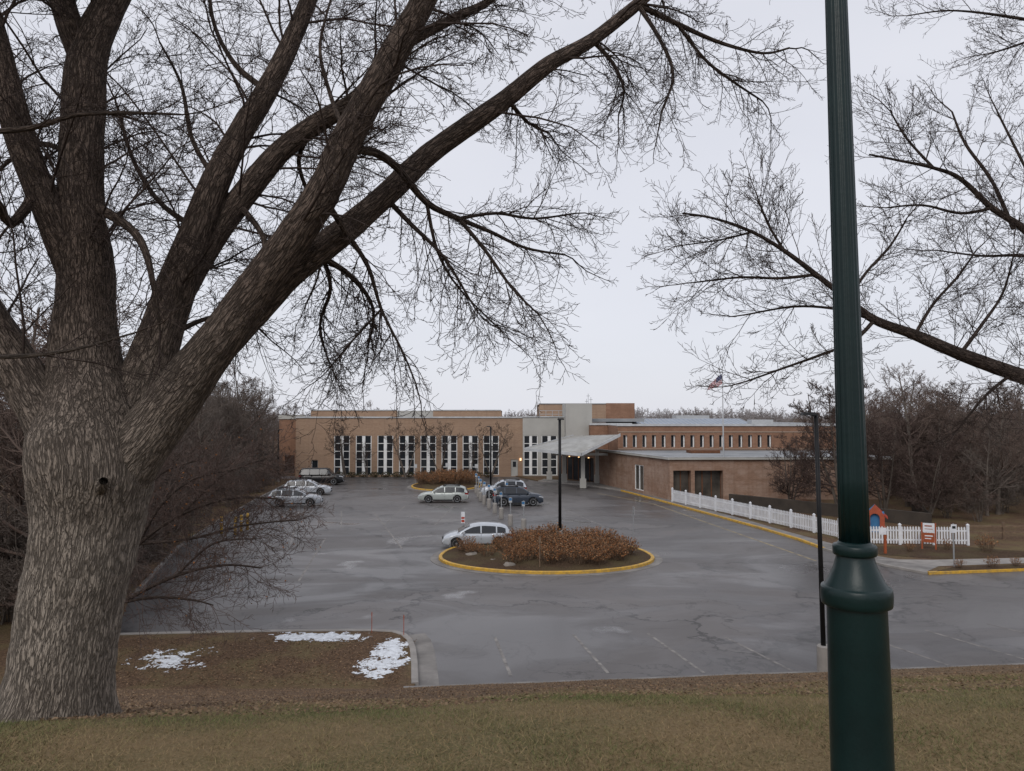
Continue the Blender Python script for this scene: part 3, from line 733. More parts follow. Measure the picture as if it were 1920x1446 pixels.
def leafblob(name, cx, cy, cz, sx, sy, sz, n, s, cols, root=None, **pr):
    u = NR.normal(0,1,(n,3)); u /= np.linalg.norm(u,axis=1,keepdims=True); rr = NR.uniform(.6,1.05,(n,1)); C = np.array([cx,cy,cz])+u*rr*np.array([sx,sy,sz])
    C[:,2] = np.maximum(C[:,2], .05)
    a = NR.normal(0,1,(n,3)); a /= np.linalg.norm(a,axis=1,keepdims=True); b = np.cross(a, NR.normal(0,1,(n,3))); b /= np.linalg.norm(b,axis=1,keepdims=True)
    ss = NR.uniform(.6,1.3,(n,1))*s; Vv = np.stack([C-a*ss, C-b*ss*.6, C+a*ss, C+b*ss*.6],1).reshape(-1,3)
    cc = np.array(cols)[NR.randint(0,len(cols),n)]*NR.uniform(.7,1.3,(n,1))
    return obj(name, np_mesh(name, Vv, np.arange(n*4).reshape(-1,4), M['tint'], tint=np.repeat(cc,4,0)), root, **pr)
for k in range(14):
    xx = X(640,99)+k*1.5
    if xx > X(930,99): break
    e = empty('hedge_shrub', (xx,98.8,0), 'low clipped dark green hedge shrub against the brick wall', 'shrub', group='hedge shrubs along the facade')
    st = MB(); st.lathe([(.05,0),(.04,.4)],6,(0,0,0)); local_child(st,'stem',M['brownwood'],e)
    leafblob('foliage', 0,0,.38,.75,.5,.38,350,.08,[(.03,.04,.018),(.05,.05,.025),(.06,.045,.03)], e)

# ------------------------------------------------------------------ retaining wall, fence, play house, signs
mb = MB(); ra = W(1368,900,67.5); rb = W(1745,900,54)
mb.strip([(ra.x,ra.y),(rb.x,rb.y),(rb.x+3,rb.y+8)], .3, .1, 1.1)
mb.build('retaining_wall', M['darkwall'], loc=(ra.x,ra.y,.1), label='dark weathered concrete wall behind the white fence', category='wall')
def picket_fence(a, b, label):
    e = empty('picket_fence', (a.x,a.y,.13), label, 'fence', group='white picket fence around the play yard')
    d = Vector((b.x-a.x,b.y-a.y)); L = d.length; ang = math.atan2(d.y,d.x); u = d/L
    pk = MB(); n = int(L/.17)
    for i in range(n):
        c = u*(.1+i*.17); pk.obox((c.x,c.y,.58),(.095,.025,1.0),ang)
        w = Vector((-u.y,u.x)); h = u*.0475
        pk.add([(c.x-h.x+w.x*.012,c.y-h.y+w.y*.012,1.08),(c.x+h.x+w.x*.012,c.y+h.y+w.y*.012,1.08),(c.x+w.x*.012,c.y+w.y*.012,1.14),
                (c.x-h.x-w.x*.012,c.y-h.y-w.y*.012,1.08),(c.x+h.x-w.x*.012,c.y+h.y-w.y*.012,1.08),(c.x-w.x*.012,c.y-w.y*.012,1.14)],[(0,1,2),(5,4,3),(0,2,5,3),(2,1,4,5)])
    local_child(pk,'picket_row',M['white'],e)
    rl = MB(); w = Vector((-u.y,u.x))*.045
    for z in (.3,.88): rl.obox((u.x*L/2+w.x,u.y*L/2+w.y,z),(L,.04,.09),ang)
    local_child(rl,'rail',M['white'],e)
    k = max(1,round(L/2.4)); pm = None
    for i in range(k+1):
        c = u*(L*i/k)+w
        if pm is None:
            ps = MB(); ps.obox((0,0,.62),(.13,.13,1.24),ang); ps.add([(-.09,-.09,1.24),(.09,-.09,1.24),(.09,.09,1.24),(-.09,.09,1.24),(0,0,1.34)],[(0,1,4),(1,2,4),(2,3,4),(3,0,4),(3,2,1,0)])
            o = local_child(ps,'post',M['white'],e,loc=(c.x,c.y,0)); pm = o.data
        else: o = obj('post', pm, e, (c.x,c.y,0))
picket_fence(fence_a, fence_b, 'long white picket fence running beside the sidewalk')
picket_fence(fence_b, fence_c, 'short white picket fence closing off the play yard')
mb_ = G(1625,1024,.13), G(1816,1026,.13), G(2000,1040,.13), G(1930,1044,.13), G(1760,1048,.13), G(1650,1040,.13), G(1580,1014,.13)
slab('mulch_bed', [(p.x,p.y) for p in mb_], .136, M['mulch'])
m2 = G(1755,1072,.13), G(1930,1066,.13), G(2300,1056,.13), G(2300,1049,.13), G(1930,1059,.13), G(1790,1063,.13)
slab('kerb_bed', [(p.x,p.y) for p in m2], .148, M['mulch'])
fb = [G(1262,943,.13), G(1400,972,.13), G(1560,1007,.13), G(1600,1022,.13), G(1625,1021,.13)]
slab('fence_bed', [(p.x,p.y) for p in fb], .133, M['mulch'])
for k, (px, py, s) in enumerate(((1775,1030,.5),(1850,1034,.8),(1705,1034,.45),(1800,1066,.4),(1860,1064,.5),(1905,1062,.4))):
    copy_thing(plants[k % 3], tuple(G(px,py,.13)), k, s, 'low clump of dried grey-brown stems in the mulched bed')
# play house
ph = W(1641,1000,51.5); e = empty('play_house', (ph.x,ph.y,.12), 'red-orange gabled play house with a blue roof panel', 'playhouse')
def arch_in(w, h, n=14): return [(-w,0)]+[(-w*math.cos(math.pi*k/n), h+w*math.sin(math.pi*k/n)) for k in range(n+1)]+[(w,0)]
inner = arch_in(.30,1.0); on = len(inner)
def peak(t):
    P = [(-.6,0),(-.6,1.15),(0,1.9),(.6,1.15),(.6,0)]; Ls = [math.dist(P[i],P[i+1]) for i in range(4)]; s = t*sum(Ls)
    for i in range(4):
        if s <= Ls[i]+1e-9: f = s/Ls[i]; return (P[i][0]*(1-f)+P[i+1][0]*f, P[i][1]*(1-f)+P[i+1][1]*f)
        s -= Ls[i]
    return P[-1]
outer = [peak(k/(on-1)) for k in range(on)]
pb = MB(); vs = [(x,-.1,z) for x,z in outer]+[(x,-.1,z) for x,z in inner]+[(x,.1,z) for x,z in outer]+[(x,.1,z) for x,z in inner]; fs = []
for k in range(on-1): fs += [(k,k+1,on+k+1,on+k),(2*on+k,3*on+k,3*on+k+1,2*on+k+1),(k,2*on+k,2*on+k+1,k+1),(on+k,on+k+1,3*on+k+1,3*on+k)]
pb.add(vs,fs); local_child(pb,'front_gable',M['orange'],e)
pb = MB(); pb.box(-.58,.58,.15,1.0,0,1.35); local_child(pb,'wall',M['bluep'],e)
for s in (-1,1):
    pb = MB(); pb.add([(s*.8,.12,1.0),(s*.8,1.3,1.0),(0,1.3,1.8),(0,.12,1.8),(s*.8,.12,.92),(s*.8,1.3,.92),(0,1.3,1.72),(0,.12,1.72)],[(0,1,2,3),(4,7,6,5),(0,3,7,4),(1,5,6,2),(0,4,5,1)])
    local_child(pb,'roof_panel',M['bluep'] if s < 0 else M['redp'],e)
e.rotation_euler = (0,0,-.45)
def picnic(px,py):
    g = G(px,py,.12); e = empty('picnic_table', tuple(g), 'brown wooden picnic table standing behind the white fence', 'table')
    t = MB()
    for k in range(5): t.box(-.9,.9,-.36+k*.15,-.23+k*.15,.72,.76)
    local_child(t,'table_top',M['brownwood'],e)
    for s in (-1,1):
        t = MB(); t.box(-.9,.9,s*.72-.14,s*.72+.14,.43,.47); local_child(t,'bench_seat',M['brownwood'],e)
    for x in (-.65,.65):
        t = MB()
        for s in (-1,1): t.add([(x-.03,s*.75,0),(x+.03,s*.75,0),(x+.03,s*.25,.72),(x-.03,s*.25,.72),(x-.03,s*.65,0),(x+.03,s*.65,0),(x+.03,s*.15,.72),(x-.03,s*.15,.72)],[(0,1,2,3),(4,7,6,5),(0,3,7,4),(1,5,6,2)])
        t.box(x-.04,x+.04,-.8,.8,.36,.43); local_child(t,'leg',M['brownwood'],e)
    return e
pt = picnic(1392,945); copy_thing(pt, tuple(G(1500,955,.12)), .3)
def sign(name, px, py, h, w, hh, pm, fm, label, cat='sign', grp=None, bars=None, off=0, zb=.12, base=False, yaw=0, pr=.03):
    g = G(px,py,zb); e = empty(name, tuple(g), label, cat, group=grp); e.rotation_euler = (0,0,yaw)
    t = MB(); t.lathe([(pr,0),(pr,h)],8,(0,0,0)); local_child(t,'post',pm,e)
    t = MB(); t.box(off-w/2,off+w/2,-pr-.017,-pr-.004,h-hh-.03,h-.03,0)
    if bars:
        for z0,z1,mi,wf in bars: t.box(off-w*wf/2,off+w*wf/2,-pr-.024,-pr-.0175,h-.03-hh*z1,h-.03-hh*z0,mi)
    local_child(t,'sign_face',[fm,M['redp'],M['bluep'],M['white'],M['seam']],e)
    if base:
        t = MB(); t.lathe([(.19,0),(.19,.75),(.15,.84)],14,(0,0,0)); local_child(t,'base',M['concrete'],e)
    return e
s0 = sign('parking_sign', 957,986,2.1,.24,.36,M['galv'],M['ltgrey'],'small grey and blue parking sign on a post with concrete base','sign','parking signs along the stall divider',bars=[(.08,.6,2,.85)],base=True,zb=0,pr=.045)
for px,py in ((982,995),(940,972),(928,962),(917,953),(908,946),(901,939),(950,948),(897,932),(893,925)): copy_thing(s0, tuple(G(px,py)), R.choice((-.5,.3,-.2,.6,.1)))
sign('no_parking_sign',868,1022,2.1,.24,.7,M['galv'],M['white'],'white and red regulatory sign on thin post beside the parked hatchback',bars=[(.45,.62,1,.85),(.7,.92,1,.8)],zb=0)
sign('edge_on_sign',1188,1038,2.7,.3,.45,M['galv'],M['ltgrey'],'narrow metal sign seen edge-on at the island rim',yaw=1.5,zb=.15)
sign('marker_stake',1012,1064,1.6,.12,.3,M['wood'],M['wood'],'weathered wooden stake standing in the island bed','stake',zb=.2)
sign('street_sign',1789,1062,2.25,.3,.45,M['galv'],M['white'],'white sign on a grey post beside the sidewalk',bars=[(.2,.5,4,.6)],pr=.04)
for px in (838,779,893): sign('lot_sign',px,908 if px!=838 else 905,2.4,.35,.45,M['galv'],M['ltgrey'],'small white sign on a metal post near the far bed',zb=0,grp='signs near the far bed')
g = G(1742,1030,.13); e = empty('entrance_sign', tuple(g), 'rust-red and white two-panel information sign on posts in mulch', 'sign')
for s in (-.42,.42):
    t = MB(); t.box(s-.05,s+.05,-.05,.05,0,1.75); local_child(t,'post',M['rust'],e)
t = MB(); t.box(-.36,.36,-.03,.03,1.1,1.72); t.box(-.25,.2,-.04,-.031,1.5,1.58,1); t.box(-.25,.25,-.04,-.031,1.32,1.36,1); local_child(t,'white_panel',[M['white'],M['rust']],e)
t = MB(); t.box(-.36,.36,-.03,.03,.45,1.08); t.box(-.25,.25,-.04,-.031,.85,.92,1); t.box(-.25,.15,-.04,-.031,.68,.73,1); local_child(t,'red_panel',[M['rust'],M['white']],e)
e.rotation_euler = (0,0,-.5); e.scale = (.85,.85,.9)
g = G(1660,1038,.13); e = empty('gate_post_sign', tuple(g), 'slim rust-red post with small white notice by the fence corner', 'sign')
t = MB(); t.box(-.06,.06,-.06,.06,0,1.55); local_child(t,'post',M['rust'],e)
t = MB(); t.box(-.3,.06,-.075,-.065,1.1,1.5); local_child(t,'notice',M['white'],e)
bo = None
for px,py in ((415,1001),(441,1003),(452,998),(464,994)):
    if bo is None:
        bo = empty('bollard', tuple(G(px,py)), 'yellow steel bollard with rounded cap at the lot edge', 'bollard', group='yellow bollards at the lot edge')
        t = MB(); t.lathe([(.10,0),(.10,1.1),(.08,1.18),(.03,1.23)],14); local_child(t,'post',M['yellow'],bo,True)
        t = MB(); t.lathe([(.103,.75),(.103,.83)],14); local_child(t,'band',M['ltgrey'],bo)
    else: copy_thing(bo, tuple(G(px,py)))
for px,py in ((697,1186),(757,1192)):
    g = G(px,py,.12); t = MB(); t.lathe([(.012,0),(.012,.75)],6,tuple(g)); t.lathe([(.018,.6),(.018,.72)],8,tuple(g)); t.build('marker_rod', M['orange'], loc=tuple(g), label='thin orange snow marker rod at the kerb', category='marker', group='snow marker rods')
a = G(1812,1012,.12); e = empty('rail_fence', tuple(a), 'weathered split-rail wooden fence at the edge of the woods', 'fence')
for k in range(5):
    t = MB(); t.box(k*2.4-.07,k*2.4+.07,-.07,.07,0,1.1); local_child(t,'post',M['wood'],e)
for z in (.4,.8):
    t = MB(); t.box(0,9.6,-.04,.04,z,z+.1); local_child(t,'rail',M['wood'],e)

# ------------------------------------------------------------------ lamps and flag
def lot_lamp(px, py, h, pr, label, lean=(0,0), basew=.42, baseh=.75, zb=0, arm=-1, grp='black parking lot lamps', loc=None):
    g = Vector(loc) if loc else G(px,py,zb); e = empty('lot_lamp', tuple(g), label, 'lamp', group=grp)
    t = MB(); t.lathe([(basew/2,-.1),(basew/2,baseh),(basew/2-.03,baseh+.03)],16); local_child(t,'base',M['concrete'],e)
    t = MB(); t.lathe([(pr,baseh+.03),(pr*.85,h)],12,lean=lean)
    x0, y0 = lean[0]*h, lean[1]*h
    local_child(t,'pole',M['blackmetal'],e,True)
    t = MB(); t.box(x0+min(0,arm*.25),x0+max(0,arm*.25),y0-.04,y0+.04,h-.08,h); local_child(t,'arm',M['blackmetal'],e)
    t = MB(); c = x0+arm*.42
    t.add([(c-.22,y0-.15,h-.05),(c+.22,y0-.15,h-.05),(c+.22,y0+.15,h-.05),(c-.22,y0+.15,h-.05),(c-.18,y0-.1,h+.05),(c+.18,y0-.1,h+.05),(c+.18,y0+.1,h+.05),(c-.18,y0+.1,h+.05)],
          [(0,3,2,1),(4,5,6,7),(0,1,5,4),(1,2,6,5),(2,3,7,6),(3,0,4,7)]); local_child(t,'lamp_head',M['blackmetal'],e)
    return e
g = W(1050,1000,46.8); lot_lamp(0,0,Z(792,46.8),.1,'tall black square-headed lamp standing in the planted island',loc=(g.x,g.y,.2),arm=.15)
lot_lamp(1546,1277,Z(776,22.9),.075,'tall black lot lamp on a concrete base at the lawn',lean=(-.016,0),basew=.42,baseh=1.05,arm=-.55)
lot_lamp(920,925,Z(800,78),.1,'tall black lot lamp in the parking lot',arm=-.6)
g = G(521,905); lot_lamp(0,0,Z(806,g.y),.09,'black lot lamp beside the wooded edge',loc=tuple(g),arm=.6)
gp = W(1604,1070,2.6); z0g = float(gz(gp.x,2.6)); e = empty('green_lamp_post', (gp.x,2.6,z0g), 'dark green painted lamp post with flared collar on the lawn crest', 'lamp post')
def zr(py): return W(1604,py,2.6).z-z0g
k = 2.6/F
prof = [(.125,-.05),(.125,.02),(.118,.05),(54.5*k,.10),(53.5*k,zr(1300)),(52*k,zr(1150)),(52*k,zr(1135)),(52*k,zr(1134)),(60*k,zr(1133)),(61*k,zr(1132)),(62*k,zr(1124)),(62.5*k,zr(1112)),(61.5*k,zr(1102)),(60*k,zr(1099)),(56*k,zr(1098)),(55*k,zr(1097)),(53*k,zr(1093)),(50*k,zr(1089)),(45*k,zr(1078)),(38*k,zr(1062)),(34*k,zr(1048)),(32.5*k,zr(1042)),(32.5*k,zr(1041)),(37*k,zr(1040)),(38.5*k,zr(1037)),(38.5*k,zr(1024)),(37*k,zr(1021)),(32*k,zr(1020)),(31*k,zr(1019)),(28*k,zr(1015))]
rel = zr(1070)
lean = (-.0155,0)
t = MB(); t.lathe(prof,56,(-lean[0]*rel,0,0),lean=lean); local_child(t,'post_base',M['green'],e,True)
t = MB(); t.lathe([(26*k,zr(1016)),(25*k,zr(900)),(19*k,zr(0)),(16*k,zr(0)+.9)],96,(-lean[0]*rel,0,0),lean=lean,flute=.06,nfl=16); local_child(t,'shaft',M['green'],e,True)
tz = zr(0)+.9; xo = -lean[0]*rel+lean[0]*tz
t = MB(); t.lathe([(.04,tz),(.09,tz+.05),(.09,tz+.09),(.13,tz+.12)],24,(xo,0,0)); local_child(t,'lantern_base',M['green'],e,True)
t = MB(); t.lathe([(.2,tz+.5),(.22,tz+.52),(.08,tz+.68),(.02,tz+.8)],24,(xo,0,0)); local_child(t,'lantern_cap',M['green'],e,True)
t = MB(); t.lathe([(.12,tz+.12),(.19,tz+.5)],24,(xo,0,0)); local_child(t,'lamp_shade',M['lampglass'],e,True)
g = G(1358,934,.13); e = empty('flagpole', tuple(g), 'slim white flagpole behind the picket fence', 'flagpole'); fh = Z(690,g.y)-.13
t = MB(); t.lathe([(.09,0),(.045,fh)],14,lean=(-.004,0)); local_child(t,'pole',M['ltgrey'],e,True)
t = MB(); t.lathe([(.02,fh),(.09,fh+.05),(.09,fh+.12),(.02,fh+.17)],12,(-.004*fh,0,0)); local_child(t,'finial',M['galv'],e,True)
fe = empty('flag', (g.x-.004*fh-.05,g.y,.13+fh-.6), 'stars and stripes flag hanging in soft folds from the pole', 'flag')
def fp(u, v):
    x = -1.25*u**.9-.38*v*u; z = -.95*v-1.15*u**1.15+.25*u*v-.10*math.sin(u*6)*v; y = .2*math.sin(u*9+v*1.5)*u**.5
    return (x,y,z)
t = MB(); NU = 30
for r in range(13):
    for c in range(NU):
        u0_,u1_ = c/NU,(c+1)/NU; v0_,v1_ = r/13,(r+1)/13; mi = 2 if (r < 7 and c < 12) else (0 if r % 2 == 0 else 1)
        t.add([fp(u0_,v0_),fp(u1_,v0_),fp(u1_,v1_),fp(u0_,v1_)],[(0,1,2,3)],mi)
local_child(t,'cloth',[mat('flag_red',(.42,.03,.04)),M['white'],mat('flag_blue',(.02,.03,.14))],fe,False)
t = MB()
for r in range(9):
    for c in range(6 if r % 2 == 0 else 5):
        cu = .4*((c+.5)/6+(0 if r % 2 == 0 else 1/12)); cv = (7/13)*(r+.6)/9.3
        for dy in (-.012,.012):
            ps = []
            for k_ in range(10):
                rr_ = .026 if k_ % 2 == 0 else .011; a_ = math.pi/2+k_*math.pi/5; q_ = fp(max(.001,cu+rr_*math.cos(a_)/1.35), cv-rr_*math.sin(a_)/1.05); ps.append((q_[0],q_[1]+dy,q_[2]))
            t.add(ps,[tuple(range(10))])
local_child(t,'star_field',M['white'],fe)

# ------------------------------------------------------------------ cars
def interp(pts, x): return float(np.interp(x, [p[0] for p in pts], [p[1] for p in pts]))
SPEC = {
 'hatch': dict(L=4.3,Wd=1.78,belt=.92,low=[(-2.15,.5),(-2.13,.78),(-2.03,.90),(-1.8,.93),(.9,.94),(1.3,.90),(1.7,.81),(1.98,.69),(2.1,.57),(2.15,.45)],cab=[(-2.08,.92),(-2.0,1.06),(-1.82,1.24),(-1.5,1.36),(-1.0,1.42),(-.5,1.45),(-.1,1.445),(.3,1.38),(.7,1.22),(1.22,.94)],wb=1.29,wr=.34,win=[(-1.72,-1.2),(-1.12,-.25),(-.17,.98)],fr=((.42,1.345),(1.2,.945)),rr=((-2.04,.97),(-1.86,1.2)),rh=1.45),
 'wagon': dict(L=4.7,Wd=1.78,belt=.97,low=[(-2.35,.55),(-2.33,.9),(-2.2,.97),(1.0,.98),(1.5,.93),(1.95,.85),(2.22,.73),(2.33,.58),(2.35,.48)],cab=[(-2.28,.97),(-2.2,1.15),(-2.02,1.38),(-1.7,1.49),(-1.1,1.54),(-.4,1.55),(.1,1.50),(.5,1.37),(1.15,.99)],wb=1.34,wr=.35,win=[(-2.0,-1.2),(-1.12,-.2),(-.12,.95)],fr=((.3,1.44),(1.12,1.0)),rr=((-2.25,1.02),(-2.06,1.33)),rh=1.55),
 'suv': dict(L=4.55,Wd=1.88,belt=1.10,low=[(-2.27,.6),(-2.26,1.0),(-2.15,1.1),(.95,1.12),(1.4,1.08),(1.85,1.0),(2.12,.9),(2.25,.72),(2.27,.55)],cab=[(-2.22,1.10),(-2.15,1.3),(-1.98,1.55),(-1.7,1.67),(-1.1,1.73),(-.4,1.74),(.1,1.69),(.5,1.54),(1.12,1.13)],wb=1.33,wr=.38,win=[(-1.95,-1.25),(-1.17,-.2),(-.12,.92)],fr=((.3,1.62),(1.08,1.14)),rr=((-2.2,1.15),(-2.02,1.5)),rh=1.74),
 'box': dict(L=5.1,Wd=2.0,belt=1.22,low=[(-2.55,.65),(-2.54,1.16),(-2.48,1.22),(1.2,1.22),(2.1,1.16),(2.45,1.05),(2.54,.8),(2.55,.6)],cab=[(-2.5,1.22),(-2.42,1.7),(-2.25,1.9),(-1.8,1.95),(.5,1.95),(.75,1.88),(1.4,1.24)],wb=1.5,wr=.42,win=[(-2.25,-1.3),(-1.2,-.2),(-.1,1.1)],fr=((.75,1.88),(1.38,1.25)),rr=((-2.49,1.26),(-2.41,1.68)),rh=1.95)}
def make_car(kind, pm, loc, yaw, label, name='parked_car', grp='cars parked in the lot'):
    s = SPEC[kind]; L, Wd, belt, wb, wr = s['L'], s['Wd'], s['belt'], s['wb'], s['wr']; w = Wd/2
    root = empty(name, loc, label, 'car', group=grp); root.rotation_euler = (0,0,yaw); sill = .22; ar = wr+.06
    def bot(x):
        for c in (-wb,wb):
            if abs(x-c) < ar: return max(sill, wr+math.sqrt(ar*ar-(x-c)**2)-.01)
        return sill+.12*max(0,(abs(x)-(L/2-.35))/.35)
    def yb(x,z): return w*(1-.07*((z-.6)/.45)**2)-w*.24*max(0,(abs(x)-(L/2-.8))/.8)**2.2
    def yc(x,z): return w*.925-(z-belt)*.32-w*.10*max(0,(abs(x+.4)-1.1)/1.0)**2
    X_ = sorted(set([round(v,3) for v in list(np.linspace(-L/2,L/2,34))+[c+ar*math.cos(a) for c in (-wb,wb) for a in np.linspace(0,math.pi,13)]]))
    mb = MB()
    def loft(xs_, bf, tf, yf, nz, crown, under):
        o0 = len(mb.v); n = 2*(nz+1)+1; vs = []
        for x in xs_:
            b, t = bf(x), tf(x); t = max(t, b+.02); zz = [b+(t-b)*k/nz for k in range(nz+1)]
            for k,z in enumerate(zz): vs.append((x, yf(x,z)-(.045 if k == nz else (.01 if k == nz-1 else 0)), z))
            vs.append((x,0,t+crown))
            for k in range(nz,-1,-1): vs.append((x,-yf(x,zz[k])+(.045 if k == nz else (.01 if k == nz-1 else 0)),zz[k]))
        for i in range(len(xs_)-1):
            for k in range(n-1): mb.f.append((o0+i*n+k,o0+i*n+k+1,o0+(i+1)*n+k+1,o0+(i+1)*n+k)); mb.m.append(0)
            mb.f.append((o0+i*n+n-1,o0+i*n,o0+(i+1)*n,o0+(i+1)*n+n-1)); mb.m.append(under)
        mb.f.append(tuple(o0+k for k in range(n))); mb.m.append(0); mb.f.append(tuple(o0+(len(xs_)-1)*n+k for k in range(n))[::-1]); mb.m.append(0)
        mb.v += vs
    loft(X_, bot, lambda x: interp(s['low'],x), yb, 7, .025, 1)
    cx = sorted(set([p[0] for p in s['cab']]+list(np.linspace(s['cab'][0][0], s['cab'][-1][0], 22))))
    loft(cx, lambda x: belt-.06, lambda x: interp(s['cab'],x), yc, 5, .03, 1)
    for sx in [p[1]+.04 for p in s['win'][:-1]]+[s['win'][-1][1]+.0]:
        for sg in (-1,1): mb.add([(sx-.008,sg*(yb(sx,z)+.004),z) for z in (.32,.6,belt-.03)]+[(sx+.008,sg*(yb(sx,z)+.004),z) for z in (.32,.6,belt-.03)],[(0,3,4,1),(1,4,5,2)],1)
    for sg in (-1,1):
        mb.box(-wb+ar+.02, wb-ar-.02, min(sg*(w*.965),sg*(w*.99)), max(sg*(w*.965),sg*(w*.99)), .2,.32,1)
    mb.box(L/2-.03,L/2+.012,-w*.6,w*.6,.30,.42,1); mb.box(L/2-.08,L/2+.006,-w*.4,w*.4,.50,.62,1); mb.box(-L/2-.012,-L/2+.03,-w*.6,w*.6,.3,.42,1)
    local_child(mb,'body',[pm,M['seam']],root,True)
    if kind in ('wagon','suv'):
        for sg in (-1,1):
            t = MB(); yy = sg*(yc(-.7,s['rh'])-.04); t.box(-1.6,.0,yy-.02,yy+.02,s['rh']-.03,s['rh']+.05); local_child(t,'roof_rail',M['seam'],root)
    for a,b in s['win']:
        for sg in (-1,1):
            t = MB(); xs_ = np.linspace(a,b,9); vs = []
            for x in xs_:
                z0_ = belt+.02; z1_ = max(z0_+.03, interp(s['cab'],x)-.085)
                for q in (0,.5,1): z = z0_+(z1_-z0_)*q; vs.append((x,sg*(yc(x,z)+.010),z))
            t.add(vs,[(i*3+k,i*3+3+k,i*3+4+k,i*3+1+k) for i in range(8) for k in range(2)]); local_child(t,'window',M['glass'],root,True)
    for nm,(p,q) in (('windscreen',s['fr']),('rear_window',s['rr'])):
        t = MB(); p = Vector(p); q = Vector(q); d = (q-p).normalized(); nn = Vector((-d.y,d.x))
        if nn.y < 0: nn = -nn
        p2 = p+d*.03+nn*.045; q2 = q-d*.05+nn*.035
        t.add([(p2.x,-yc(p.x,p.y)+.12,p2.y),(p2.x,yc(p.x,p.y)-.12,p2.y),(q2.x,yc(q.x,q.y)-.1,q2.y),(q2.x,-yc(q.x,q.y)+.1,q2.y)],[(0,1,2,3)]); local_child(t,nm,M['glass'],root)
    hz = interp(s['low'],L/2-.12)-.06
    for sg in (-1,1):
        t = MB()
        t.add([(L/2-.42,sg*(yb(L/2-.42,hz)+.008),hz+.02),(L/2-.42,sg*(yb(L/2-.42,hz)+.008),hz+.10),(L/2-.10,sg*(yb(L/2-.1,hz)+.01),hz+.05),(L/2-.04,sg*(yb(L/2-.04,hz)+.01),hz-.09),(L/2+.012,sg*w*.5,hz-.1),(L/2-.03,sg*w*.5,hz+.02)],[(0,1,2,3),(3,2,5,4)]); local_child(t,'headlight',M['lampglass'],root)
        t = MB(); tz_ = belt-.18
        t.add([(-L/2+.3,sg*(yb(-L/2+.3,tz_)+.008),tz_),(-L/2+.3,sg*(yb(-L/2+.3,tz_)+.008),tz_+.14),(-L/2+.02,sg*(yb(-L/2,tz_)+.008),tz_+.14),(-L/2+.0,sg*(yb(-L/2,tz_)+.008),tz_-.04),(-L/2-.015,sg*w*.55,tz_-.02),(-L/2-.01,sg*w*.55,tz_+.13)],[(0,1,2,3),(3,2,5,4)]); local_child(t,'tail_light',M['tail'],root)
        t = MB(); mx = s['win'][-1][1]-.12; t.box(mx-.08,mx+.06,min(sg*(w-.02),sg*(w+.16)),max(sg*(w-.02),sg*(w+.16)),belt+.0,belt+.13); local_child(t,'wing_mirror',pm,root)
        for hx in [p[0]+.12 for p in s['win'][-2:]]:
            t = MB(); t.box(hx,hx+.16,min(sg*(w*.985),sg*(w*1.005)),max(sg*(w*.985),sg*(w*1.005)),belt-.14,belt-.11); local_child(t,'door_handle',pm,root)
    t = MB(); t.box(L/2+.013,L/2+.02,-.25,.25,.42,.53); local_child(t,'licence_plate',M['white'],root)
    tm = None
    for c in (-wb,wb):
        for sg in (-1,1):
            we = empty('wheel',(0,0,0)); we.parent = root; we.location = (c,sg*(w-.12),wr)
            if tm is None:
                t = MB(); t.lathe([(wr*.66,-.11),(wr*.93,-.11),(wr,-.08),(wr,.08),(wr*.93,.11),(wr*.66,.11)],28,axis='y'); o1 = local_child(t,'tyre',M['rubber'],we,True); tm = o1.data
                t = MB(); t.lathe([(wr*.6,-.06),(wr*.67,-.105),(wr*.67,.105),(wr*.6,.06)],28,axis='y',mi=1)
                for k in range(5):
                    a = 2*math.pi*k/5
                    for side in (-1,1):
                        ca,sa = math.cos(a),math.sin(a); hw = .035
                        t.add([(-sa*hw*1.4,side*.107,ca*hw*1.4),(sa*hw*1.4,side*.107,-ca*hw*1.4),(ca*wr*.66+sa*hw,side*.109,sa*wr*.66-ca*hw),(ca*wr*.66-sa*hw,side*.109,sa*wr*.66+ca*hw)],[(0,1,2,3)],0)
                t.lathe([(.06,-.112),(.06,.112)],12,axis='y')
                for side in (-1,1):
                    n_ = 28; vs = []
                    for k in range(n_):
                        a = 2*math.pi*k/n_; vs += [(wr*.70*math.cos(a),side*.113,wr*.70*math.sin(a)),(wr*.6*math.cos(a),side*.108,wr*.6*math.sin(a))]
                    t.add(vs,[(2*k,2*((k+1)%n_),2*((k+1)%n_)+1,2*k+1) for k in range(n_)],0)
                o2 = local_child(t,'rim',[M['rim'],M['seam']],we); rm_ = o2.data
            else: obj('tyre',tm,we); obj('rim',rm_,we)
    return root
def carat(kind, pm, px, py, yaw, label, **kw):
    g = G(px,py); make_car(kind, pm, (g.x,g.y+.8,0), math.radians(yaw), label, **kw)
carat('hatch',M['p_silver'],893,1029,186,'silver compact hatchback parked beside the planted island')
carat('wagon',M['p_pale'],830,943,181,'pale silver estate car parked alone in the middle of the lot')
carat('suv',M['p_silver'],944,934,182,'silver sport utility car parked behind the stall signs')
carat('suv',M['p_blue'],971,949,3,'dark blue crossover car parked by the stall signs')
carat('wagon',M['p_grey'],550,950,8,'silver-grey car parked at the wooded edge of the lot')
carat('wagon',M['p_silver'],574,929,6,'silver car parked in the row at the wooded edge')
carat('box',M['p_black'],600,910,5,'large boxy black utility vehicle parked near the building')

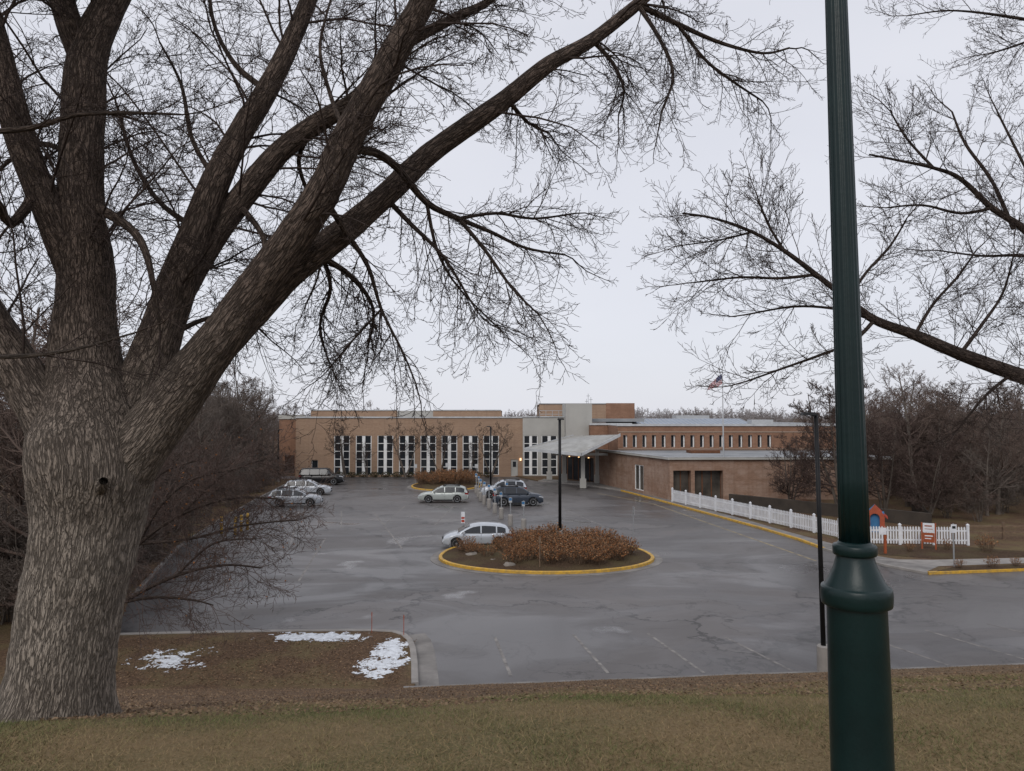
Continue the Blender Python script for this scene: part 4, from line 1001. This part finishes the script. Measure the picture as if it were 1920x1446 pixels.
# ------------------------------------------------------------------ big foreground tree
O1 = W(105,1345,6.0)
bm = BarkMesh()
base_z = float(gz(O1.x,6.0))
def flare(z, a):
    t = max(0, 1-(z-base_z)/.4); return .18*t*t*(1+.5*math.sin(a*5+1))
KT, KL = .93, .86
T1 = trace([(92,1420,6,106),(100,1345,6,100),(112,1270,6,95),(132,1150,6,94),(152,1050,6,97),(166,960,6,103),(172,890,6,114),(170,830,6.02,114),(167,770,6.05,94),(162,700,6.1,73),(160,600,6.15,60),(161,500,6.2,52),(153,400,6.2,44),(152,300,6.25,40),(158,200,6.3,40),(165,110,6.35,38),(190,40,6.4,32),(235,-50,6.5,28),(290,-200,6.6,22)], KT)
limbs = [T1,
 trace([(165,940,6.02,70),(115,830,5.97,60),(55,725,5.92,48),(-5,625,5.87,43),(-70,520,5.8,38),(-140,380,5.7,32),(-180,200,5.6,22)], KL),
 trace([(160,560,6.2,38),(112,440,6.1,35),(68,340,6,31),(35,250,5.95,30),(10,150,5.9,28),(-15,50,5.85,26),(-60,-100,5.8,20)], KL),
 trace([(165,140,6.35,28),(125,30,6.3,27),(105,-60,6.3,25),(90,-200,6.3,18)], KL),
 trace([(190,920,6.1,70),(245,780,6.18,58),(292,650,6.3,48),(330,540,6.4,42),(370,430,6.5,35),(405,340,6.6,31),(450,250,6.7,27),(500,170,6.8,24),(545,80,6.9,20),(590,-30,7,17),(640,-160,7.1,12)], KL),
 trace([(328,570,6.4,28),(390,460,6.6,29),(450,375,6.7,27),(525,285,6.8,24),(600,228,6.8,21),(670,185,6.8,19),(730,110,6.8,17),(790,10,6.8,14),(840,-90,6.8,12)], KL),
 trace([(178,1000,6.03,62),(225,890,6.0,66),(290,798,5.95,60),(358,708,5.9,53),(425,618,5.85,46),(495,522,5.8,42),(560,432,5.75,40),(612,348,5.7,37),(652,260,5.7,34),(700,170,5.7,32),(745,90,5.7,30),(790,10,5.7,27),(840,-90,5.7,24),(900,-230,5.7,16)], KL),
 trace([(400,670,5.92,32),(475,585,6.0,34),(540,515,6.05,33),(600,468,6.1,31),(655,425,6.2,29),(722,368,6.3,26),(800,293,6.5,24),(880,235,6.6,22),(950,185,6.7,20),(1030,120,6.8,17),(1110,75,7,15),(1195,8,7.1,12.5),(1260,-50,7.2,9),(1330,-130,7.3,6)], KL),
]
for i, l in enumerate(limbs): bm.limb(l, .05 if i in (0,6) else .07, 40 if i == 0 else 28, flare=flare if i == 0 else None)
# small knot on the trunk
bm.limb(trace([(188,925,5.75,12),(192,908,5.57,11),(194,902,5.53,7)]), .03, 14, .12)
secs = [
 [(650,280,5.75,16),(700,285,5.9,14),(745,315,6.1,12),(800,380,6.3,10),(860,410,6.5,8),(920,435,6.7,6),(985,465,6.9,4.5),(1060,478,7.1,3)],
 [(608,372,5.75,11),(645,430,6,9),(690,500,6.2,7),(715,580,6.3,5),(755,660,6.4,3.5),(780,720,6.4,2.5)],
 [(860,410,6.5,7),(910,470,6.4,5.5),(960,540,6.3,4),(1010,590,6.3,2.5)],
 [(1195,8,7.1,10),(1270,45,7.3,8),(1350,80,7.5,6),(1430,100,7.7,4),(1480,90,7.8,3)],
 [(1195,8,7.1,8),(1235,70,7.0,6),(1262,140,6.9,4.5),(1240,210,6.8,3)],
 [(1270,45,7.3,6),(1320,110,7.4,5),(1370,150,7.5,4),(1430,190,7.6,2.5)],
 [(1110,75,7,8),(1150,120,7.1,6),(1170,170,7.1,4),(1160,215,7.1,2.5)],
 [(745,90,5.7,20),(800,60,5.9,17),(860,30,6.1,14),(920,0,6.3,11),(980,-60,6.4,7)],
 [(175,385,6.2,17),(240,425,6.0,14),(272,470,5.8,11),(290,550,5.7,7),(300,620,5.7,4)],
 [(450,385,6.7,10),(495,450,6.3,8),(480,520,6.1,6),(455,600,6,3)],
 [(860,410,6.5,6),(930,400,6.7,5),(1000,410,6.9,4),(1080,400,7.0,2.5)],
 [(600,480,6.1,10),(660,520,6.3,8),(700,580,6.5,5),(690,650,6.6,3)],
 [(722,370,6.3,9),(770,420,6.4,7),(830,480,6.4,5),(880,560,6.4,3)],
 [(-60,250,4.6,9),(60,240,4.6,9),(140,216,4.6,7),(240,212,4.6,6),(340,215,4.6,3)],
 [(-80,670,4.6,7),(40,668,4.6,7),(140,655,4.6,5),(250,625,4.6,3)],
 [(370,430,6.5,10),(300,380,6.7,8),(250,300,6.9,6),(220,200,7.1,4)],
 [(152,300,6.2,10),(80,270,6.6,8),(20,300,7,6),(-40,360,7.2,4)],
 [(500,170,6.8,10),(440,120,7,8),(400,40,7.2,6),(390,-60,7.3,4)],
 [(600,228,6.8,9),(560,300,7,7),(590,400,7.2,5),(600,500,7.3,3.5),(570,580,7.3,2)],
 [(70,360,6,17),(20,420,5.8,14),(-10,370,5.6,10),(-60,360,5.5,7)],
 [(300,640,6.3,10),(380,600,6.8,7),(450,590,7.2,5),(500,630,7.5,3)],
 [(715,580,6.3,4),(660,640,6.4,3),(610,700,6.5,2)],
 [(800,380,6.3,6),(820,470,6.4,4.5),(860,540,6.5,3),(940,620,6.6,2)],
 [(600,468,6.1,9),(620,540,6.3,6),(600,610,6.5,4),(620,690,6.6,2)],
 [(652,260,5.7,9),(620,180,6.2,7),(600,90,6.5,5),(620,0,6.7,3)],
 [(405,340,6.6,9),(360,260,6.8,7),(340,160,7,5),(300,80,7.1,3)],
 [(950,185,6.7,8),(990,230,6.9,5),(1030,250,7,3)],
]
CF = dict(n=[7,6,5,4], w=[.11,.15,.19,.22], g=[-.06,-.03,.03,.07], k=[10,7,4,0], ratio=[.52,.5,.45], ang=(22,60), rmin=.0019, max=3)
out = [[],[],[],[]]
def seed_along(pts, n, L, t0=0, c=CF, dirb=None, rr=.010, lev=0, spread=1.0, out=out):
    cc = catmull(pts, .1)
    for k in range(n):
        t = t0+(1-t0)*(k+R.random())/n; i = min(int(t*(len(cc)-1)), len(cc)-2)
        p = Vector(cc[i][:3]); d = (Vector(cc[i+1][:3])-p).normalized(); s = rv(); s = (s-d*s.dot(d)).normalized()
        if dirb is not None: s = (s*.8+dirb).normalized()
        a = math.radians(R.uniform(30,65)*spread); dd = (d*math.cos(a)+s*math.sin(a)).normalized()
        grow(out, p, dd, L*R.uniform(.5,1.3), min(rr, max(cc[i][3]*.55,.004)), lev, c)
down = Vector((0,0,-.5))
for i, s in enumerate(secs):
    t = trace(s, .62); bm.limb(t, .08, 8, .03)
    nn = 15 if i not in (13,14) else 3
    seed_along(t, nn, .6, .1, lev=1, rr=.006, dirb=down); seed_along(t[-3:], 4, .5, .2, lev=1, rr=.005, dirb=down)
    end = Vector(t[-1][:3]); dd = (end-Vector(t[-2][:3])).normalized(); grow(out, end, dd, .6, t[-1][3], 1, CF)
for i, (n_, t0) in enumerate(((22,.50),(11,.25),(17,.2),(7,.2),(25,.3),(17,.2),(14,.45),(9,.5))):
    seed_along(limbs[i], n_, 1.15 if i > 5 else 1.35, t0, rr=.013)
root = empty('large_tree', (O1.x,6.0,base_z), 'massive bare deciduous tree with furrowed grey-brown bark on the lawn slope', 'tree')
obj('trunk', bm.mesh('trunk', M['bark'], root.location), root)
obj('crown', crown_mesh('crown', out, M['twig'], root.location), root)

# ------------------------------------------------------------------ right tree (trunk outside frame)
bm = BarkMesh()
tb = W(2230,1000,12.5); tz_ = float(gz(tb.x,12.5))
trunkpts = [(tb.x,12.5,tz_-.3,.42),(tb.x,12.5,tz_+1,.34),(tb.x-.1,12.5,tz_+3,.30),(tb.x,12.5,tz_+6,.26),(tb.x+.2,12.6,tz_+9,.18),(tb.x+.1,12.7,tz_+12,.08)]
bm.limb(trunkpts, .15, 24, flare=lambda z,a: .3*max(0,1-(z-tz_)/.6)**2)
ra_ = trace([(2215,830,12.5,20),(2100,775,12.3,18),(2000,735,12.1,16),(1900,700,12,14),(1800,664,11.9,12),(1715,628,11.8,10),(1640,600,11.7,8),(1590,562,11.6,6),(1530,515,11.5,5),(1470,470,11.4,4),(1410,435,11.3,3.2),(1340,410,11.2,2.5),(1280,400,11.1,1.8)])
rb_ = trace([(2225,700,12.6,18),(2100,600,12.6,14),(1990,500,12.6,9),(1920,430,12.6,7),(1860,390,12.5,5.5),(1800,335,12.4,4.2),(1750,315,12.3,3.2),(1680,300,12.2,2.4),(1630,290,12.1,1.8)])
rsecs = [
 [(1900,430,12.6,7),(1860,340,12.8,6),(1810,270,12.9,5),(1785,210,13,3)],
 [(1640,600,11.7,7),(1600,640,11.5,6),(1540,665,11.4,5),(1470,690,11.3,4),(1400,715,11.2,3)],
 [(1530,515,11.5,6),(1460,522,11.6,5),(1390,520,11.7,4),(1300,530,11.8,2.5)],
 [(1590,562,11.6,6),(1625,510,11.9,5),(1670,460,12.1,4),(1700,410,12.2,2.5)],
 [(1640,600,11.7,6),(1570,580,12.4,5),(1490,575,12.8,4),(1400,590,13,3)],
 [(1800,664,11.9,7),(1840,610,12.2,6),(1880,550,12.4,4),(1900,480,12.5,2.5)],
 [(1715,628,11.8,6),(1750,570,12.2,5),(1795,520,12.5,4),(1830,470,12.5,2.5)],
 [(1990,500,12.6,8),(1920,480,13,6),(1840,480,13.4,4),(1760,470,13.6,2.5)],
 [(1990,500,12.6,8),(1960,390,13,6),(1910,290,13.2,4.5),(1870,210,13.4,3)],
 [(1470,470,11.4,5),(1440,420,11.5,4),(1420,370,11.6,2.5)],
 [(2200,150,12.8,14),(2080,90,12.8,10),(1980,50,12.8,7),(1880,30,12.8,5),(1780,20,12.8,3),(1700,30,12.8,2)],
 [(1980,50,12.8,6),(1920,80,12.9,4),(1860,100,13,2.5)],
 [(1860,390,12.5,6),(1800,400,12.3,5),(1730,385,12.2,4),(1660,390,12.1,2.5)],
 [(1900,700,12,6),(1850,740,11.8,5),(1800,800,11.7,3)],
 [(2000,735,12.1,8),(1970,640,12.3,6),(1940,560,12.5,4)],
 [(1410,435,11.3,4),(1350,450,11.3,3),(1280,460,11.3,2)],
 [(1750,315,12.3,5),(1700,260,12.4,4),(1670,210,12.4,2.5)],
]
out2 = [[],[],[],[]]
CR = dict(CF); CR.update(g=[0,.03,.05,.07], rmin=.0030, k=[9,8,5,0], w=[.08,.11,.16,.2])
bm.limb(ra_, .1, 14); bm.limb(rb_, .1, 14)
for t, n_ in ((ra_,30),(rb_,24)): seed_along(t, n_, 1.05, .2, CR, lev=1, rr=.009, out=out2)
for s in rsecs:
    t = trace(s, .55); bm.limb(t, .12, 7, .03); seed_along(t, 17, .9, .06, CR, lev=1, rr=.008, out=out2)
    end = Vector(t[-1][:3]); dd = (end-Vector(t[-2][:3])).normalized(); grow(out2, end, dd, .8, t[-1][3], 1, CR)
seed_along(trunkpts, 14, 2.6, .45, CR, rr=.03, out=out2)
root = empty('bare_tree', (tb.x,12.5,tz_), 'bare spreading deciduous tree with fine dark twigs on the lawn slope', 'tree')
obj('trunk', bm.mesh('trunk', M['bark2'], root.location), root)
obj('crown', crown_mesh('crown', out2, M['twig'], root.location), root)
print('twigs', [len(o) for o in out], [len(o) for o in out2])

# ------------------------------------------------------------------ woodland trees
def tree_proto(hgt, seed, tm, cm, name='bare_tree', label='bare woodland tree with grey-brown twigs', grp='bare trees of the woods', spread=1.0, rmin=.010, multi=1, k=(15,8,5), low=.22, r0=None, cat='tree'):
    R.seed(seed); o = [[],[],[],[]]; trunks = []
    c = dict(n=[6,5,4,3], w=[.10,.16,.2,.22], g=[.05,.05,.05,.04], k=[k[1],k[2],3,0], ratio=[.5,.5,.5], ang=(25,58), rmin=rmin, max=3)
    for m_ in range(multi):
        p = Vector((R.uniform(-.15,.15)*(multi>1), R.uniform(-.15,.15)*(multi>1), 0)); d = Vector((R.uniform(-.35,.35)*(multi>1), R.uniform(-.35,.35)*(multi>1), 1)).normalized()
        pts = [p]; n = 8; r = r0 or hgt*.014
        for i in range(n): d = (d+rv()*.06+Vector((0,0,.05))).normalized(); p = p+d*hgt*.85/n; pts.append(p)
        rad = [r*(1.25 if i == 0 else 1)*(1-.8*i/n) for i in range(n+1)]; trunks.append((pts,rad))
        for j in range(k[0]):
            t = low+(1-low)*(j+R.random())/k[0]; fi = min(t*n,n-.01); i = int(fi); q = pts[i].lerp(pts[i+1],fi-i); a = R.uniform(0,6.28); el = R.uniform(.25,1.0)
            dd = Vector((math.cos(a)*spread, math.sin(a)*spread, el)).normalized()
            grow(o, q, dd, hgt*.36*(1.2-.8*t)*R.uniform(.7,1.1), rad[i]*.5, 0, c)
    V1,F1 = tubes(trunks, 8); V1 = V1.copy()
    e = empty(name,(0,0,-50),label,cat,group=grp)
    obj('trunk', np_mesh('trunk',V1,F1,tm,smooth=True), e); cmh = crown_mesh('crown',o,cm,(0,0,0)); obj('crown',cmh,e)
    return e
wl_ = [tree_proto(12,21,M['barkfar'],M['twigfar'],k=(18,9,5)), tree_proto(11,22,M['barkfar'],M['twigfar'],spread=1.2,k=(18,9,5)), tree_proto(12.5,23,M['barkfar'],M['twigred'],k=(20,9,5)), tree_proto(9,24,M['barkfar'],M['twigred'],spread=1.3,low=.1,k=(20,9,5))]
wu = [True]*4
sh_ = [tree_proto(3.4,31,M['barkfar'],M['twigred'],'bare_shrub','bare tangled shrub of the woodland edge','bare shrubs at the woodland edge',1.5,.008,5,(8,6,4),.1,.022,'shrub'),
       tree_proto(4.2,32,M['barkfar'],M['twigfar'],'bare_shrub','bare tangled shrub of the woodland edge','bare shrubs at the woodland edge',1.4,.008,6,(8,6,4),.1,.025,'shrub')]
su = [True]*2
R.seed(99)
def leftedge(y): return float(np.interp(y,[22,27.6,31,44,62,71,92,110],[-9,-14.5,-16.5,-19.5,-23,-25,-28,-36]))
for _ in range(95):
    y = R.uniform(28,122); x = leftedge(y)-1.2-abs(R.gauss(0,1))*8-R.random()*2
    if x < -72: continue
    near = y < 60
    put(wl_, wu, R.randint(0,3), (x,y,.1), R.uniform(0,6.28), R.uniform(.95,1.35) if near else R.uniform(.85,1.25))
for _ in range(88):
    y = R.uniform(27,95); x = leftedge(y)-.2-abs(R.gauss(0,1))*3.2
    if 48 < y < 56 and x > leftedge(y)-2: continue
    put(sh_, su, R.randint(0,1), (x,y,.1), R.uniform(0,6.28), R.uniform(.8,1.45))
for _ in range(26):
    y = R.uniform(25,34); x = R.uniform(-24,-14.5) if y < 27.5 else leftedge(y)-R.uniform(.2,7)
    copy_thing(sh_[R.randint(0,1)], (x,y,.1), R.uniform(0,6.28), R.uniform(.8,1.35))
for _ in range(118):
    y = R.uniform(60,125); x0 = float(np.interp(y,[60,72,96,125],[33,36,42,46])); x = x0+abs(R.gauss(0,1))*21
    if x > 120: continue
    copy_thing(wl_[R.choice((1,2,2,3,3))], (x,y,.0), R.uniform(0,6.28), R.uniform(.75,1.12))
for _ in range(80):
    y = R.uniform(56,85); x = float(np.interp(y,[56,72,96],[32,36,43]))+R.random()*28
    copy_thing(sh_[R.randint(0,1)], (x,y,.1), R.uniform(0,6.28), R.uniform(.8,1.4))
for _ in range(26):
    x = R.uniform(-75,-25); copy_thing(wl_[R.randint(0,3)], (x,R.uniform(122,150),0), R.uniform(0,6.28), R.uniform(.7,1.0))
orn = tree_proto(5.6,41,M['barkfar'],M['twig'],'ornamental_tree','small bare ornamental tree in front of the window bays','bare ornamental trees along the facade',1.2,.0065,3,(8,6,4),.42,.06)
Rp = [648,690,762,826,921,880]
ou = [True]
for k_,px in enumerate(Rp): put([orn],ou,0,(X(px,97),97+R.uniform(-.8,.3),.1),R.uniform(0,6.28),R.uniform(1.35,1.5) if k_ not in (1,5) else .95)
ro = tree_proto(7.5,43,M['barkfar'],M['crabtwig'],'rounded_tree','rounded bare tree with dense dark twigs behind the fence','rounded bare trees behind the fence',1.4,.009,4,(14,9,6),.12,.09)
g = W(1580,940,60); ro.location = (g.x,g.y,.1); ro.scale = (1.55,1.55,1.6)
for px_, Y_, s_ in ((1480,66,.95),(1735,58,1.0),(1655,63,1.15),(1700,66,1.25)): copy_thing(ro,(X(px_,Y_),Y_,.1),Y_,s_)

# left near shrub with sweeping branches
R.seed(5)
bm = BarkMesh(); out3 = [[],[],[],[]]
sb = [
 [(120,1180,24.5,9),(190,1090,24.3,8),(260,1020,24,6.5),(340,965,23.8,5),(430,935,23.5,4),(520,935,23.2,2.5)],
 [(150,1190,24,9),(230,1130,24,7),(330,1080,23.8,5),(420,1060,23.6,3.5),(490,1065,23.4,2.5)],
 [(190,1090,24.3,7),(250,960,24.6,5),(300,890,24.8,4),(380,860,25,3)],
 [(260,1020,24,5),(360,1010,24,4),(460,985,23.5,3),(560,975,23.2,2)],
 [(230,1130,24,5),(290,1120,23.6,4),(360,1125,23.4,3),(400,1135,23.3,2)],
 [(120,1180,24.5,8),(200,1000,25,6),(220,880,25.3,5),(260,780,25.5,3)],
 [(340,965,23.8,4),(420,890,24,3),(500,860,24.2,2)],
 [(260,1020,24,5),(300,950,23.8,4),(360,900,23.6,3),(440,880,23.4,2)],
 [(330,1080,23.8,4),(400,1020,23.6,3),(480,1010,23.4,2)],
]
CS = dict(CF); CS.update(rmin=.0056, g=[0,.0,.02,.03], k=[8,7,4,0])
for s in sb:
    t = trace(s,.6); bm.limb(t,.2,7,.02); seed_along(t,28,1.75,.10,CS,lev=1,rr=.012,out=out3)
o0_ = (trace(sb[0])[0]); root = empty('crabapple_tree',(o0_[0],o0_[1],.1),'low sweeping bare crabapple with a few orange leaves','tree')
bm.limb([(o0_[0]-.3,o0_[1],.0,.2),(o0_[0]-.1,o0_[1],.6,.16),(o0_[0],o0_[1],o0_[2]+.1,.14)],.2,10)
obj('trunk',bm.mesh('trunk',M['bark2'],root.location),root); obj('crown',crown_mesh('crown',out3,M['crabtwig'],root.location),root)
tips = [p[0][-1] for p in out3[3]]; R.shuffle(tips); tips = tips[:380]
C = np.array([tuple(t) for t in tips])-np.array(root.location); n_ = len(C)
a_ = NR.normal(0,1,(n_,3)); a_ /= np.linalg.norm(a_,axis=1,keepdims=True); b_ = np.cross(a_,NR.normal(0,1,(n_,3))); b_ /= np.linalg.norm(b_,axis=1,keepdims=True); s_ = .035
Vl = np.stack([C-a_*s_,C-b_*s_*.6,C+a_*s_,C+b_*s_*.6],1).reshape(-1,3)
obj('leaves',np_mesh('leaves',Vl,np.arange(n_*4).reshape(-1,4),M['tint'],tint=np.repeat(np.array([[.25,.10,.03]])*NR.uniform(.5,1.2,(n_,1)),4,0)),root)

# distant treeline: one mass
R.seed(77)
o = [[],[],[],[]]; c = dict(n=[4,3,3,2], w=[.1,.15,.2,.2], g=[.06,.06,.05,.04], k=[6,4,0,0], ratio=[.5,.5,.5], ang=(25,55), rmin=.05, max=2)
for j in range(12):
    a = R.uniform(0,6.28); grow(o, Vector((0,0,R.uniform(2,8))), Vector((math.cos(a),math.sin(a),R.uniform(.3,1.1))).normalized(), 4.2, .12, 0, c)
o[0].append(([Vector((0,0,0)),Vector((0,0,3)),Vector((0,0,6)),Vector((0,0,8)),Vector((0,0,10.5))],[.25,.2,.15,.1,.06]))
V1 = []; F1 = []; off = 0
for l in o:
    if l: v_, f_ = tubes(l,3); V1.append(v_); F1.append(f_+off); off += len(v_)
V1 = np.concatenate(V1); F1 = np.concatenate(F1)
VV = []; FF = []; off = 0
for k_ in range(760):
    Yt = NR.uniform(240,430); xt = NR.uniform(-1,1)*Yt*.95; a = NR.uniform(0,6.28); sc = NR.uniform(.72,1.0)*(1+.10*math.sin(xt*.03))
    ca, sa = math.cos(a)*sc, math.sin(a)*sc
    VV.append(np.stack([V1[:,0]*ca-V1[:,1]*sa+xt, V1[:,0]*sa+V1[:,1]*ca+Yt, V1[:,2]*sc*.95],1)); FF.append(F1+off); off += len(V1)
obj('distant_woods', np_mesh('distant_woods',np.concatenate(VV),np.concatenate(FF),M['haze']), kind='stuff', label='distant haze-tinted line of bare winter woods', category='woods')

# ------------------------------------------------------------------ grass, leaves, snow
def blades(n, xr, yr, hr, w, cols, name, lean=.5):
    x = NR.uniform(*xr,n); y = yr[0]+(yr[1]-yr[0])*NR.rand(n)**1.15; x = x*(y/yr[1]*.85+.15) if xr[0] < 0 else x
    keep = NR.rand(n) < np.clip((8.6+.22*x+1.1*np.sin(x*1.9+np.sin(x*.7)*2)-y)/3.2, .05, 1); x = x[keep]; y = y[keep]; n = len(x)
    z = gz(x,y)-.004; a = NR.uniform(0,2*np.pi,n)
    patch = np.sin(x*1.7+1)*np.sin(y*2.3+x)+.6*np.sin(x*4.1+y*3.3)+.5*np.sin(x*9.3-y*7.1)*np.sin(y*11+x*3)
    h = NR.uniform(*hr,n)*(1+.3*np.clip(patch,-1,1)); lx = NR.normal(0,lean,n)*h; ly = NR.normal(0,lean,n)*h
    P0 = np.stack([x-w*np.cos(a),y-w*np.sin(a),z],1); P1_ = np.stack([x+w*np.cos(a),y+w*np.sin(a),z],1); P2_ = np.stack([x+lx,y+ly,z+h],1)
    Vv = np.stack([P0,P1_,P2_],1).reshape(-1,3)
    band = .40*np.exp(-((y-5.4)/1.0)**2)
    k = np.clip(.25+band+.24*patch+NR.normal(0,.26,n),0,1)[:,None]
    cc = (np.array(cols[0])*(1-k)+np.array(cols[1])*k)*NR.uniform(.5,1.4,(n,1))
    return np_mesh(name,Vv,np.arange(n*3).reshape(-1,3),M['tint'],k=3,tint=np.repeat(cc,3,0))
obj('grass', blades(330000,(-7,7),(2.4,10),(.008,.024),.0024,[(.225,.160,.088),(.098,.112,.042)],'grass',1.3), kind='stuff', label='short matted tan and green winter grass on the slope', category='grass')
def leaves(n, fx, name, s0_, cols):
    x, y = fx(n); z = gz(x,y)+NR.uniform(.003,.02,n)
    z = np.where(y > foot(x), .13, z)
    C = np.stack([x,y,z],1); a = NR.normal(0,1,(n,3)); a[:,2] *= .25; a /= np.linalg.norm(a,axis=1,keepdims=True)
    up = np.stack([NR.normal(0,.4,n),NR.normal(0,.4,n),np.ones(n)],1); b = np.cross(up,a); b /= np.linalg.norm(b,axis=1,keepdims=True); s = NR.uniform(.6,1.3,(n,1))*s0_
    Vv = np.stack([C-a*s,C-b*s*.6,C+a*s,C+b*s*.6],1).reshape(-1,3)
    cc = np.array(cols)[NR.randint(0,len(cols),n)]*NR.uniform(.65,1.3,(n,1))
    return obj(name,np_mesh(name,Vv,np.arange(n*4).reshape(-1,4),M['tint'],tint=np.repeat(cc,4,0)),kind='stuff',label='fallen brown leaves scattered over the slope',category='leaves')
def fl(n):
    y = 5.5+17*NR.rand(n)**1.1; x = -y*.62+NR.rand(n)**1.35*y*1.5; return x, y
leaves(46000, fl, 'fallen_leaves', .017, [(.135,.085,.050),(.165,.108,.066),(.09,.058,.038),(.20,.14,.088)])
def fl2(n): y = NR.uniform(22.4,27.2,n); x = NR.uniform(-14,-3.4,n); return x,y
leaves(9000, fl2, 'verge_leaves', .03, [(.14,.085,.048),(.18,.112,.068),(.09,.055,.034),(.21,.14,.085)])
def snow(px0,px1,py0,py1,thr,seed,name='snow_patch'):
    a = G((px0+px1)/2,py0,.12); b = G((px0+px1)/2,py1,.12); cx = (G(px0,(py0+py1)/2,.12).x+G(px1,(py0+py1)/2,.12).x)/2; rx = (G(px1,(py0+py1)/2,.12).x-G(px0,(py0+py1)/2,.12).x)/2
    cy = (a.y+b.y)/2; ry = abs(a.y-b.y)/2; st = .03; vs = {}; V_ = []; F_ = []
    def hh(x,y):
        e = ((x-cx)/rx)**2+((y-cy)/ry)**2
        return .75-e*.75+.9*noise.noise(Vector((x*1.3,y*1.3,seed)))+.75*noise.noise(Vector((x*4,y*4,seed)))+.6*noise.noise(Vector((x*12,y*12,seed)))-thr
    def vid(i,j):
        if (i,j) not in vs:
            x = cx-rx*1.3+i*st; y = cy-ry*1.3+j*st; q = max(0,min(hh(x,y),.8)); vs[(i,j)] = len(V_)
            zb = float(gz(x,y)) if y < foot(x) else .12
            V_.append((x,y,zb+.004+.03*q))
        return vs[(i,j)]
    for i in range(int(2.6*rx/st)):
        for j in range(int(2.6*ry/st)):
            x = cx-rx*1.3+(i+.5)*st; y = cy-ry*1.3+(j+.5)*st
            if hh(x,y) > 0: F_.append([vid(i,j),vid(i+1,j),vid(i+1,j+1),vid(i,j+1)])
    if F_: obj(name,np_mesh(name,np.array(V_),np.array(F_),M['snow'],smooth=True),kind='structure')
snow(495,695,1186,1204,.2,1); snow(682,765,1203,1266,.12,2); snow(240,395,1216,1264,.55,3)

# ------------------------------------------------------------------ light, sky, camera
w = bpy.data.worlds.new('World'); scene.world = w; w.use_nodes = True; nt = w.node_tree; bg = nt.nodes['Background']
sky = nt.nodes.new('ShaderNodeTexSky'); sky.sky_type = 'NISHITA'; sky.sun_disc = False; sky.sun_elevation = math.radians(38); sky.sun_rotation = math.radians(200)
tc = nt.nodes.new('ShaderNodeTexCoord'); mp = nt.nodes.new('ShaderNodeMapping'); mp.inputs['Scale'].default_value = (1,1,2.6); nt.links.new(tc.outputs['Generated'], mp.inputs[0])
cn = noisetex(nt, 1.6, 4, mp.outputs[0], .5, .3)
cloud = ramp(nt, cn.outputs[0], .3, .7, (.715,.73,.805), (.795,.805,.87))
vm = nt.nodes.new('ShaderNodeVectorMath'); vm.operation = 'SCALE'; vm.inputs['Scale'].default_value = 10.2; nt.links.new(cloud, vm.inputs[0])
nt.links.new(mixc(nt, .92, sky.outputs[0], vm.outputs[0]), bg.inputs['Color']); bg.inputs['Strength'].default_value = .1
sl = bpy.data.lights.new('sun','SUN'); sl.energy = 1.25; sl.angle = math.radians(30); sl.color = (1,.96,.91)
so = bpy.data.objects.new('sun',sl); COL.objects.link(so); so.rotation_euler = (math.radians(52),0,math.radians(-20))
cam = bpy.data.cameras.new('camera'); co = bpy.data.objects.new('camera',cam); COL.objects.link(co); co.location = (0,0,H)
co.rotation_euler = (math.pi/2+PITCH,0,0); cam.sensor_width = 36; cam.lens = 36*F/1920; cam.clip_end = 5000; cam.clip_start = .05
scene.camera = co
scene.view_settings.view_transform = 'Standard'; scene.view_settings.look = 'None'; scene.view_settings.exposure = 0
